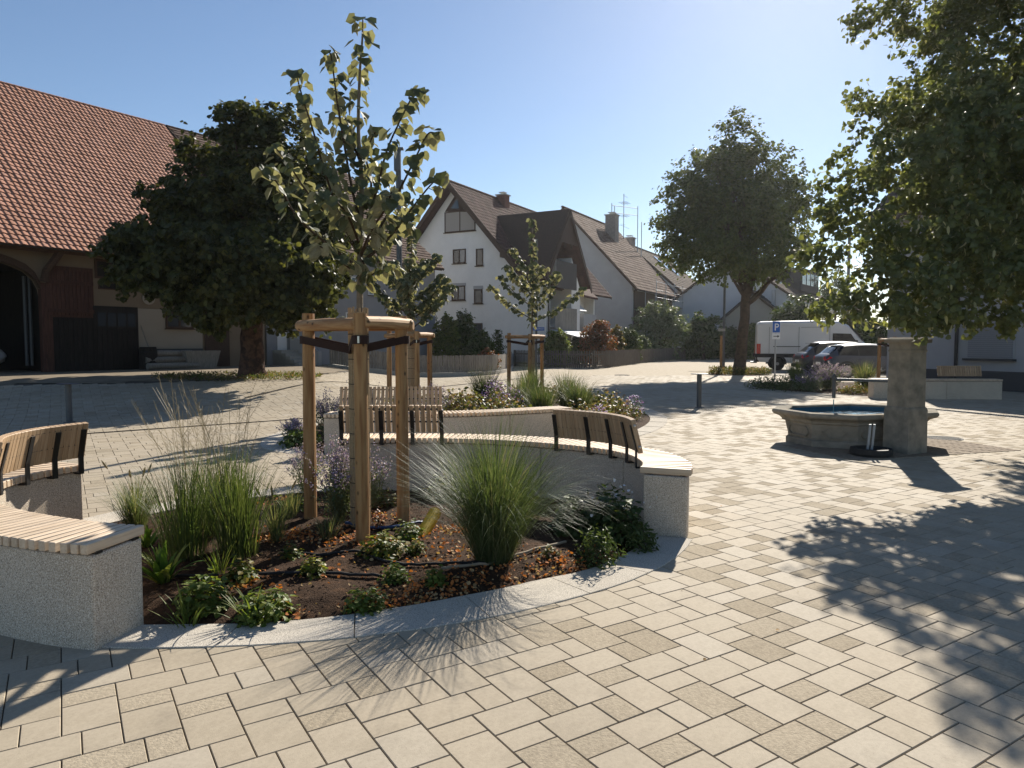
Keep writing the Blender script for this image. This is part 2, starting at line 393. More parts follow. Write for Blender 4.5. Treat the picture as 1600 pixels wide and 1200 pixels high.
def frame(o, x, z=None):
    """matrix at o with local x along x"""
    x = Vector(x).normalized(); z = Vector(z or (0, 0, 1)); y = z.cross(x).normalized(); z = x.cross(y)
    return Matrix(((x.x, y.x, z.x, o[0]), (x.y, y.y, z.y, o[1]), (x.z, y.z, z.z, o[2]), (0, 0, 0, 1)))

# ================================================================== GROUND
gm = MB(); gm.add([(-1050, -180, -.05), (1050, -180, -.05), (1050, 880, -.05), (-1050, 880, -.05)], [(0, 1, 2, 3)])
M['meadow'] = mat('distant_ground', (.13, .14, .06), .95, .1, noise=(.05, .3))
gm.build('ground', M['meadow'], kind='structure')
def ground_sheet(name, x0, x1, y0, y1, step, lift, m, poly=None, kind='structure'):
    X, Y = np.meshgrid(np.arange(x0, x1 + step, step), np.arange(y0, y1 + step, step)); idx = np.arange(X.size).reshape(X.shape)
    Fc = np.stack([idx[:-1, :-1], idx[:-1, 1:], idx[1:, 1:], idx[1:, :-1]], -1)
    if poly is not None: Fc = Fc[inside_np(poly, (X[:-1, :-1] + X[1:, 1:]) / 2, (Y[:-1, :-1] + Y[1:, 1:]) / 2)]
    return place(name, np_mesh(name, np.column_stack([X.ravel(), Y.ravel(), (H(X, Y) + lift).ravel()]), Fc.reshape(-1, 4), [m], None, True), None, kind=kind)
pavement = ground_sheet('pavement', -60, 60, -12, 32, .5, -.014, M['joint'])
ground_sheet('far_pavement', -90, 90, 32, 130, 1.0, -.012, M['far_paving'])
rd = MB()
rpts = [G(1075, 580), G(1180, 583.5), G(1300, 583), G(1700, 583), G(1700, 560), G(1330, 560), G(1180, 556), G(1100, 556)]
rd.add([(p.x, p.y, .003) for p in rpts], [tuple(range(len(rpts)))])
rd.build('road', M['far_paving'], kind='structure')
pk = MB(); ppts = [G(1185, 586.5), G(1480, 592), G(1700, 596), G(1800, 578), G(1500, 574), G(1192, 573)]
pk.add([(p.x, p.y, .008) for p in ppts], [tuple(range(len(ppts)))]); pk.build('parking_area', M['parking'], kind='structure')
M['yard'] = mat('dry_yard_earth', (.22, .18, .13), .95, .1, noise=(3, .3, 8), bump=(20, .5, .02))
fpts = [G(-300, 606), G(60, 600), G(240, 597), G(330, 594), G(480, 587), G(570, 577), G(520, 570), G(200, 566), G(-300, 560)]
ground_sheet('yard', -40, 2, 14, 60, .3, .006, M['yard'], [(p.x, p.y) for p in fpts])

# island 1 outlines (ground points read off the photograph)
K1_out = [G(*p) for p in ((150, 1012), (200, 1013.4), (240, 1013.6), (312, 1012), (390, 1009.5), (465, 1004.5), (535, 998.5), (604, 990), (670, 981.5), (727, 972), (785, 961.5), (840, 949.5), (905, 932.5), (960, 916.5), (996, 903.5), (1025, 889.5), (1051, 876), (1074, 855), (1082, 843))]
K1_in = [G(*p) for p in ((221, 977.5), (300, 976.5), (390, 975), (465, 970), (540, 962), (615, 951), (670, 942), (727, 931), (785, 920), (840, 907), (908, 893.5), (960, 875), (993, 857), (1012, 842), (1006, 836))]
RB = [(-1.77, 7.13), (-1.40, 7.16), (-.93, 7.17), (-.5, 7.13), (0, 6.99), (.485, 6.73), (.80, 6.47), (.94, 6.28), (1.03, 6.05), (1.06, 5.8), (1.04, 5.62), (1.0, 5.50)]
LB = [(-1.95, 3.73), (-2.23, 3.80), (-2.62, 3.96), (-2.98, 4.16), (-3.30, 4.42), (-3.50, 4.75), (-3.56, 5.11), (-3.51, 5.38), (-3.41, 5.62)]
BKi = [(-3.41, 5.66), (-3.22, 6.05), (-2.85, 6.5), (-2.35, 6.9), (-1.80, 7.12)]
BKo = [(-3.72, 5.78), (-3.5, 6.25), (-3.06, 6.76), (-2.48, 7.2), (-1.83, 7.44)]
soil1 = [(p.x, p.y) for p in K1_in] + list(reversed(RB)) + list(reversed(BKi)) + list(reversed(LB))
# island 2 / 3 outlines
I2 = [(p.x, p.y) for p in catmull([(-2.75, 9.72, 0), (-3.35, 10.3, 0), (-3.6, 11.6, 0), (-3.45, 14, 0), (-2.9, 16.6, 0), (-1.9, 19.2, 0), (-.6, 20.7, 0), (.7, 20.6, 0), (1.9, 19.2, 0), (2.65, 17, 0), (2.85, 15, 0), (2.66, 13.5, 0), (2.15, 12.1, 0), (1.55, 11.2, 0), (.9, 10.55, 0)], 5)] + [(0, 10.2), (-.7, 9.85), (-2.5, 9.75)]
I3 = [(p.x, p.y) for p in catmull([G(1175, 603), G(1195, 608), G(1260, 613), G(1330, 618), G(1385, 621), G(1420, 614), G(1425, 601), G(1330, 598), G(1240, 597), G(1190, 598)], 5, True)]
T4 = G(1155, 585)
I4 = [(T4.x + 1.45 * cos(a * pi / 12), T4.y + 1.3 * sin(a * pi / 12)) for a in range(24)]

# paving: four stone formats laid in one repeating bond
U, V_ = np.array([.845, .535]), np.array([.535, -.845])
w1, h_, hc, hd = .20, .18, .13, .25; PV = 2 * h_ + hc + hd
o0 = np.array(G(378.8, 1134)[:2]) - V_ * (h_ + hc)
FORM = [(0, 0, .265, h_), (.265, 0, .135, h_), (0, h_, w1, hc), (0, h_ + hc, w1, hd)]
def stone_mesh(fi, ti):
    w, d = FORM[fi][2], FORM[fi][3]; g, b = .0020, .0026
    x0, x1, y0, y1 = g, w - g, g, d - g
    ux, vx = Vector((U[0], U[1], 0)), Vector((V_[0], V_[1], 0))
    r = [[ux * x + vx * y + Vector((0, 0, z)) for x, y in ((x0 + k, y0 + k), (x0 + k, y1 - k), (x1 - k, y1 - k), (x1 - k, y0 + k))] for z, k in ((-.02, 0), (-.004, 0), (0, b))]
    mb = MB(); mb.rings(r, cap=True)
    return mb.mesh('paving_stone', M['stone%d' % ti])
kk, mm = np.meshgrid(np.arange(-420, 421), np.arange(-160, 161))
kk, mm = kk.ravel(), mm.ravel(); org = o0 + (kk[:, None] * w1) * U + (kk[:, None] * h_ + mm[:, None] * PV) * V_
okm = (org[:, 1] > -1.5) & (org[:, 1] < 32.3) & (np.abs(org[:, 0]) < .80 * org[:, 1] + 4.5)
org = org[okm]
st_o, st_f = [], []
for fi, (a, b, w, d) in enumerate(FORM):
    st_o.append(org + a * U + b * V_); st_f.append(np.full(len(org), fi))
st_o, st_f = np.concatenate(st_o), np.concatenate(st_f)
FW, FD = np.array([f[2] for f in FORM]), np.array([f[3] for f in FORM])
keep = np.ones(len(st_o), bool)
for du in (0, 1):
    for dv in (0, 1):
        c = st_o + (FW[st_f] * du)[:, None] * U + (FD[st_f] * dv)[:, None] * V_
        for poly in (soil1, I2, I3, I4, [(p.x, p.y) for p in fpts]): keep &= ~inside_np(poly, c[:, 0], c[:, 1])
st_o, st_f = st_o[keep], st_f[keep]
tw = {0: [.3, .28, .12, .22, .02, .06], 1: [.2, .2, .28, .16, .10, .06], 2: [.16, .2, .26, .14, .18, .06], 3: [.26, .24, .2, .2, .03, .07]}
st_t = np.zeros(len(st_o), int)
for fi in range(4):
    s_ = st_f == fi; st_t[s_] = RNG.choice(6, s_.sum(), p=tw[fi])
st_z = RNG.uniform(-.0012, .0009, len(st_o))
cen = st_o + (FW[st_f] / 2)[:, None] * U + (FD[st_f] / 2)[:, None] * V_
infr = (cen[:, 1] > 2.25) & (np.abs(cen[:, 0]) < .735 * cen[:, 1])
order = np.argsort(np.where(infr, np.hypot(cen[:, 0], cen[:, 1]) - .2 * (FW[st_f] * FD[st_f]) / .05, 1e6)); big = order[:300]; rest = order[300:]
SM = {}
for i in big:
    k = (int(st_f[i]), int(st_t[i]))
    if k not in SM: SM[k] = stone_mesh(*k)
    place('paving_stone', SM[k], pavement, Matrix.Translation((st_o[i][0], st_o[i][1], st_z[i])))
def joined_stones(idx):
    fi = st_f[idx]; w, d = FW[fi], FD[fi]; g = .0020; rings = []
    for z, k in ((-.013, 0), (-.004, 0), (0, .0026)):
        for cx, cy in ((0, 0), (0, 1), (1, 1), (1, 0)):
            x = np.where(cx, w - g - k, g + k); y = np.where(cy, d - g - k, g + k)
            p = st_o[idx] + x[:, None] * U + y[:, None] * V_
            rings.append(np.column_stack([p, st_z[idx] + z + H(p[:, 0], p[:, 1])]))
    V = np.stack(rings, 1); fs = []
    for r in (0, 1):
        for j in range(4): fs.append((r * 4 + j, r * 4 + (j + 1) % 4, r * 4 + 4 + (j + 1) % 4, r * 4 + 4 + j))
    fs.append((8, 9, 10, 11)); fs = np.array(fs)[:, ::-1]
    Fc = fs[None] + (np.arange(len(idx)) * 12)[:, None, None]
    return V.reshape(-1, 3), Fc.reshape(-1, 4), np.repeat(st_t[idx], len(fs))
V, Fc, mi = joined_stones(rest)
place('paving_stone', np_mesh('paving_field', V, Fc, [M['stone%d' % i] for i in range(6)], mi), pavement, kind='stuff')

def kerb(label, inn, out, cuts, name='planter_kerb', top=.006, grp=None):
    """flush granite edging between two point lists, laid in stones"""
    ci, co = Curve2([tuple(p[:2]) for p in inn], 10), Curve2([tuple(p[:2]) for p in out], 10)
    mid = ci.at(ci.len / 2)[0]
    t = thing(name, label, 'kerb', (mid.x, mid.y, 0), group=grp)
    for a, b in zip(cuts, cuts[1:]):
        n = max(2, int((b - a) * 26)); A = [a + .0008 + (b - a - .0016) * i / n for i in range(n + 1)]
        rings = []
        for x in A:
            p, q = ci.at(x * ci.len)[0], co.at(x * co.len)[0]
            rings.append([(p.x, p.y, -.03), (p.x, p.y, top - .002), (*(p.lerp(q, .012).xy), top), (*(p.lerp(q, .988).xy), top), (q.x, q.y, top - .002), (q.x, q.y, -.03)])
        MB().rings(rings).build('kerb_stone', M['kerb'], t)
    return t
kerb('pale granite kerb curving flush along the front of the planted bed', K1_in, K1_out, [0, .14, .30, .475, .64, .775, .885, 1.0])
kerb('granite kerb at the back of the front bed between the two benches', BKi, BKo, [0, .25, .5, .75, 1.0])

def soil_bed(name, poly, step, label, hmax=.08, edge=.16, seed=0, base=-.012):
    xs = [p[0] for p in poly]; ys = [p[1] for p in poly]
    X, Y = np.meshgrid(np.arange(min(xs) - .1, max(xs) + .1, step), np.arange(min(ys) - .1, max(ys) + .1, step))
    ins = inside_np(poly, X, Y); D = edge_dist(poly, X, Y); D = np.where(ins, D, 0)
    Z = np.array([[mnoise.fractal(Vector((x * 2.2, y * 2.2, seed)), 1, 2, 4) * .5 + mnoise.noise(Vector((x * 16, y * 16, seed))) * .18 + abs(mnoise.noise(Vector((x * 38, y * 38, seed)))) * .2 for x, y in zip(a, b)] for a, b in zip(X, Y)])
    Z = base + np.minimum(1, D / edge) * (.02 + hmax * (.45 + .55 * Z))
    nx = X.shape[1]; idx = np.arange(X.size).reshape(X.shape)
    near = inside_np(poly, X, Y) | (edge_dist(poly, X, Y) < step * 1.2)
    q = near[:-1, :-1] & near[1:, :-1] & near[1:, 1:] & near[:-1, 1:]
    Fc = np.stack([idx[:-1, :-1], idx[:-1, 1:], idx[1:, 1:], idx[1:, :-1]], -1)[q]
    o = place(name, np_mesh(name, np.column_stack([X.ravel(), Y.ravel(), Z.ravel()]), Fc, [M['soil']], None, True), None, kind='structure', label=label)
    def zat(x, y):
        i = int(round((y - Y[0, 0]) / step)); j = int(round((x - X[0, 0]) / step))
        return float(Z[max(0, min(Z.shape[0] - 1, i)), max(0, min(Z.shape[1] - 1, j))])
    return zat
Z1 = soil_bed('soil', soil1, .022, 'dark brown soil of the front planted bed', .07, .2, 3)
Z2 = soil_bed('soil', I2, .09, 'soil of the second planted bed', .06, .3, 9)
Z3 = soil_bed('soil', I3, .12, 'soil of the planting strip by the parked cars', .06, .3, 14)
Z4 = soil_bed('soil', I4, .12, 'soil round the street tree', .05, .3, 19)
# kerb of island 2 and 3 as one ring of stones each
def ring_kerb(poly, label, w, n, step=.02, skip=None):
    c = Curve2([tuple(p) for p in poly] + [tuple(poly[0])], 2); inn = []; out = []
    for i in range(121):
        p, t, nn = c.at(c.len * i / 120)
        s = -1 if inside(poly, p.x + nn.x * .1, p.y + nn.y * .1) else 1
        inn.append((p - nn * s * .03).xy); out.append((p + nn * s * w).xy)
    if skip: inn, out = inn[skip[0]:skip[1]], out[skip[0]:skip[1]]
    return kerb(label, inn, out, [i / n for i in range(n + 1)])
ring_kerb(I2, 'granite kerb ring round the second bed with grasses', .30, 34, skip=(0, 110))
ring_kerb(I3, 'kerb round the planting strip beside the parked cars', .14, 22)
ring_kerb(I4, 'low kerb ring round the street tree', .12, 14)

# slot drains, manhole, drain grates
def drain(a, b, label, w=.07):
    t = thing('slot_drain', label, 'drain', a); n = int((b - a).length / .5); q = [a.lerp(b, i / n) for i in range(n + 1)]
    for p in q: p.z = H(p.x, p.y)
    for p0, p1 in zip(q, q[1:]):
        m = MB(); l = (p1 - p0).length
        m.box((l / 2, -w / 2, .003), (l - .006, .008, .012)); m.box((l / 2, w / 2, .003), (l - .006, .008, .012))
        for k in range(8): m.box((l * (k + .5) / 8, 0, .001), (l / 22, w - .012, .01))
        m.build('grate', M['iron'], t, mw=frame(p0, p1 - p0))
drain(G(60, 683), G(505, 651.5), 'slot drain crossing the paving behind the left bench')
drain(G(385, 621.5), G(835, 589), 'slot drain running along the far side of the square', .09)
def manhole(c, r, label):
    t = thing('manhole_cover', label, 'manhole', c)
    MB().lathe([(r, -.01), (r, .006), (r - .035, .006), (r - .035, .003), (0.01, .003)], c, 32).build('rim', M['iron'], t)
    m = MB()
    for i in range(-6, 7):
        y = i * r / 7; x = sqrt(max(0, (r - .04) ** 2 - y * y))
        m.box((c.x, c.y + y, .006), (2 * x, .018, .006)); m.box((c.x + y, c.y, .0055), (.018, 2 * x, .006))
    m.build('lattice', M['iron'], t)
manhole(G(1473, 685), .28, 'round lattice manhole cover behind the fountain pillar')
manhole(G(972, 586), .35, 'flat manhole cover in the paving before the picket fence')
m = MB(); c = G(66, 643)
for i in range(9): m.box((c.x + (i - 4) * .05, c.y, .004), (.02, .5, .008))
m.box((c.x, c.y + .25, .003), (.5, .02, .01)); m.box((c.x, c.y - .25, .003), (.5, .02, .01))
setp(m.build('drain_grate', M['iron']), 'square drain grate in the tree shade at far left', 'drain')

# ================================================================== BENCHES
def curved_bench(label, pts, w, backs, joints, top=.53, pitch=.0535, group='curved benches round the planted beds'):
    c = Curve2(pts, 14); o = c.at(c.len / 2)[0]
    t = thing('curved_bench', label, 'bench', (o.x, o.y, 0), group=group)
    zc, g = top - .06, .025
    js = [0] + [j * c.len for j in joints] + [c.len]
    for a, b in zip(js, js[1:]):
        n = max(2, int((b - a) / .06)); rings = []
        for i in range(n + 1):
            p, tg, nn = c.at(a + .003 + (b - a - .006) * i / n)
            q0, q1 = p + nn * g, p + nn * (w - g)
            rings.append([(q0.x, q0.y, -.03), (q0.x, q0.y, zc), (q1.x, q1.y, zc), (q1.x, q1.y, -.03)])
        MB().rings(rings).build('concrete_base', M['concrete'], t, bevel=.012)
    m = MB(); rings = []
    for off in (.05, w - .09):
        rr = []
        for i in range(int(c.len / .08) + 1):
            p, tg, nn = c.at(i * .08); q0, q1 = p + nn * off, p + nn * (off + .04)
            rr.append([(q0.x, q0.y, zc), (q0.x, q0.y, zc + .011), (q1.x, q1.y, zc + .011), (q1.x, q1.y, zc)])
        m.rings(rr)
    m.build('support_frame', M['steel'], t)
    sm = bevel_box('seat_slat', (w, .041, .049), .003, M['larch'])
    n = int(c.len / pitch)
    for i in range(n):
        p, tg, nn = c.at(c.len * (i + .5) / n); q = p + nn * (w / 2 + random.uniform(-.002, .002))
        place('seat_slat', sm, t, frame((q.x, q.y, top - .0245), nn))
    tilt = radians(14)
    for (d0, d1, bp, sw, brs) in backs:
        d0, d1 = d0 * c.len, d1 * c.len
        m = MB()
        for zz in (.09, .22):
            rr = []
            for i in range(int((d1 - d0) / .06) + 1):
                p, tg, nn = c.at(min(d1, d0 + .01 + i * .06)); b = p - nn * (.02 + zz * tan(tilt)); z = top + .075 + zz
                rr.append([(b + nn * .004 + Vector((0, 0, z))), (b - nn * .008 + Vector((0, 0, z))), (b - nn * .008 + Vector((0, 0, z + .018))), (b + nn * .004 + Vector((0, 0, z + .018)))])
            m.rings(rr)
        bk = m.build('backrest', M['steel'], t)
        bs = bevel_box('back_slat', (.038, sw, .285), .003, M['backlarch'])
        n = max(2, int((d1 - d0) / bp)); 
        for i in range(n):
            p, tg, nn = c.at(d0 + (d1 - d0) * (i + .5) / n)
            zv = (Vector((0, 0, 1)) * cos(tilt) - nn * sin(tilt)); xv = (nn * cos(tilt) + Vector((0, 0, 1)) * sin(tilt))
            q = p + nn * .024 - nn * .03 + zv * .142 + Vector((0, 0, top + .065)); yv = zv.cross(xv)
            mw = Matrix(((xv.x, yv.x, zv.x, q.x), (xv.y, yv.y, zv.y, q.y), (xv.z, yv.z, zv.z, q.z), (0, 0, 0, 1)))
            place('back_slat', bs, bk, mw)
            if i in (0, n - 1):
                s = -1 if i == 0 else 1
                for zz in (-.09, .09):
                    e = mw @ Vector((0, 0, zz)); out = tg * s
                    MB().lathe([(.013, 0), (.013, .006), (.006, .012)], (0, 0, 0), 10).build('bolt', M['bolt'], bk, mw=frame(e + out * (sw / 2), Vector((0, 0, 1)), out))
        for k in brs:
            p, tg, nn = c.at(d0 + (d1 - d0) * k); hw = tg * .02; th = .012
            prof = [(.16, zc - .001), (-.035, zc - .001), (-.035, top + .09), (-.035 - .2 * tan(tilt), top + .285)]
            m = MB()
            for (a0, z0), (a1, z1) in zip(prof, prof[1:]):
                A = p + nn * a0 + Vector((0, 0, z0)); B = p + nn * a1 + Vector((0, 0, z1)); d = (B - A).normalized(); s = tg.cross(d).normalized() * th / 2
                A = A - d * .004; B = B + d * .004
                m.rings([[A - hw - s, A + hw - s, A + hw + s, A - hw + s], [B - hw - s, B + hw - s, B + hw + s, B - hw + s]])
            m.build('bracket', M['steel'], bk)
    return t
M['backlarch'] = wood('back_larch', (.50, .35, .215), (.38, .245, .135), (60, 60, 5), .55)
curved_bench('long curved slatted bench with two backrests behind the tall grass clump', RB, .39,
             [(.008, .285, .0556, .040, (.02, .40, .70, .985)), (.60, .93, .0455, .0435, (.01, .30, .52, .74, .95))], [.27, .55, .80])
curved_bench('tightly curved slatted bench cut off by the left photo edge', LB, .385,
             [(.545, .995, .0455, .0435, (.06, .32, .60, .80, .97))], [.3, .62])
curved_bench('straighter slatted bench in the second row behind the front bed', [(.72, 10.86), (.35, 10.66), (0, 10.46), (-.7, 10.13), (-1.5, 9.99), (-2.0, 9.97), (-2.56, 9.97)], .39,
             [(.545, .965, .0575, .040, (.02, .35, .67, .98))], [.3, .6])
# far bench on the right, before the house wall
fb0, fb1 = G(1375, 624), G(1570, 624.5)
curved_bench('low bench with backrest in front of the shuttered house wall', [(fb1.x, fb1.y + .4), (fb1.x - .8, fb1.y + .5), (fb1.x - 1.7, fb1.y + .5), (fb0.x + .6, fb0.y + .62), (fb0.x, fb0.y + .68)], .4,
             [(.10, .46, .06, .042, (.03, .35, .67, .97))], [.45])

# ================================================================== BUILDINGS
def wallmat(name, c): return mat(name, c, .92, .15, noise=(1.2, .07, 8), bump=(70, .25, .006))
M['white_render'] = wallmat('white_render', (.72, .705, .675)); M['grey_render'] = wallmat('grey_render', (.37, .365, .365))
M['cream_render'] = wallmat('cream_render', (.19, .145, .10)); M['lower_render'] = wallmat('lower_render', (.30, .26, .21))
M['beige_render'] = wallmat('beige_render', (.42, .38, .31)); M['dim_render'] = wallmat('dim_render', (.25, .25, .255)); M['plinth'] = wallmat('dark_plinth', (.085, .08, .078))
M['brown_wood'] = wood('brown_wood', (.075, .042, .026), (.04, .022, .014), (3, 40, 40), .75)
M['red_wood'] = wood('barn_red_wood', (.09, .042, .03), (.05, .024, .018), (40, 40, 3), .85, bump=.4)
M['black_wood'] = wood('black_wood', (.022, .018, .016), (.01, .009, .008), (40, 40, 3), .85)
M['fence_wood'] = wood('weathered_fence', (.25, .23, .20), (.16, .145, .125), (40, 40, 4), .9)
M['fence_dark'] = wood('dark_fence', (.17, .145, .12), (.10, .085, .07), (40, 40, 4), .9)
M['pane'] = glass('window_pane'); M['pane_light'] = mat('curtained_pane', (.16, .17, .18), .08, .8)
M['blind'] = mat('roller_blind', (.33, .30, .27), .7, .3); M['shutter'] = mat('grey_shutter', (.24, .245, .255), .6, .3)
M['gutter'] = mat('dark_gutter', (.035, .03, .028), .5, .4)
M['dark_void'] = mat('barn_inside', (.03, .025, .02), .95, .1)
M['clad'] = mat('white_cladding', (.60, .61, .62), .7, .3, noise=(.8, .06))
TILE = {
 'red': [mat('clay_tile_%d' % i, c, .8, .2, noise=(5, .2)) for i, c in enumerate([(.40, .195, .125), (.43, .212, .138), (.375, .182, .115), (.41, .208, .142), (.355, .175, .115)])],
 'maroon': [mat('brown_red_tile_%d' % i, c, .9, .1, noise=(5, .2)) for i, c in enumerate([(.095, .05, .041), (.11, .058, .048), (.082, .043, .036)])],
 'brown': [mat('brown_tile_%d' % i, c, .95, .05, noise=(5, .25)) for i, c in enumerate([(.125, .082, .064), (.145, .098, .077), (.105, .07, .055), (.165, .115, .09)])],
 'dusty': [mat('dusty_tile_%d' % i, c, .95, .05, noise=(5, .25)) for i, c in enumerate([(.105, .078, .063), (.12, .09, .073), (.09, .068, .055)])],
 'slate': [mat('dark_slate_%d' % i, c, .95, .08, noise=(5, .25)) for i, c in enumerate([(.06, .055, .055), (.075, .07, .068)])],
}
PAN = [(0, .010), (.10, .027), (.30, .025), (.62, .012), (.86, 0), (1.0, .010)]
FLAT = [(0.01, .006), (.5, .012), (.99, .006)]
def tile_roof(parent, p0, e, s, Wd, Ls, col, row, mats, prof, n_parts=0, poly=None, lift=.035, stag=False):
    """p0 eave corner, e along eave, s up the slope"""
    p0, e, s = np.array(p0), np.array(e) / np.linalg.norm(e), np.array(s) / np.linalg.norm(s); n = np.cross(e, s)
    nc, nr = max(1, round(Wd / col)), max(1, round(Ls / row)); cw, rw = Wd / nc, Ls / nr
    k = len(prof); v = []
    for x, z in prof: v.append((x * cw, -.05, z + lift - .028))
    for x, z in prof: v.append((x * cw, -.05, z + lift))
    for x, z in prof: v.append((x * cw, rw, z))
    v = np.array(v); fs = [(r * k + j, r * k + j + 1, r * k + k + j + 1, r * k + k + j) for r in (0, 1) for j in range(k - 1)]
    II, JJ = np.meshgrid(np.arange(nc), np.arange(nr)); II, JJ = II.ravel().astype(float), JJ.ravel()
    ox = II * cw + (np.where(JJ % 2, cw / 2, 0) if stag else 0); oy = JJ * rw
    if poly is not None:
        q = inside_np(poly, ox + cw / 2, oy + rw / 2); ox, oy = ox[q], oy[q]
    pos = p0 + ox[:, None] * e + oy[:, None] * s
    jit = RNG.uniform(-.006, .006, len(pos)); pos = pos + jit[:, None] * n
    tone = RNG.integers(0, len(mats), len(pos))
    idx = np.argsort(np.linalg.norm(pos - np.array([0, 0, 1.5]), axis=1) + 1e3 * (np.abs(pos[:, 0]) > .74 * pos[:, 1])) if n_parts else np.arange(len(pos))
    big, rest = idx[:n_parts], idx[n_parts:]
    if n_parts:
        mes = []
        for m_ in mats:
            me = bpy.data.meshes.new('roof_tile'); me.from_pydata([tuple(a) for a in v], [], fs); me.materials.append(m_); mes.append(me)
        R = Matrix(((e[0], s[0], n[0], 0), (e[1], s[1], n[1], 0), (e[2], s[2], n[2], 0), (0, 0, 0, 1)))
        for i in big: place('roof_tile', mes[tone[i]], parent, Matrix.Translation(Vector(pos[i])) @ R)
    if len(rest):
        wv = v[:, 0:1] * e + v[:, 1:2] * s + v[:, 2:3] * n
        V = (pos[rest][:, None, :] + wv[None]).reshape(-1, 3); Fc = (np.array(fs)[None] + (np.arange(len(rest)) * 3 * k)[:, None, None]).reshape(-1, 4)
        place('roof_tile', np_mesh('roof_tiles', V, Fc, mats, np.repeat(tone[rest], len(fs))), parent, kind='stuff')

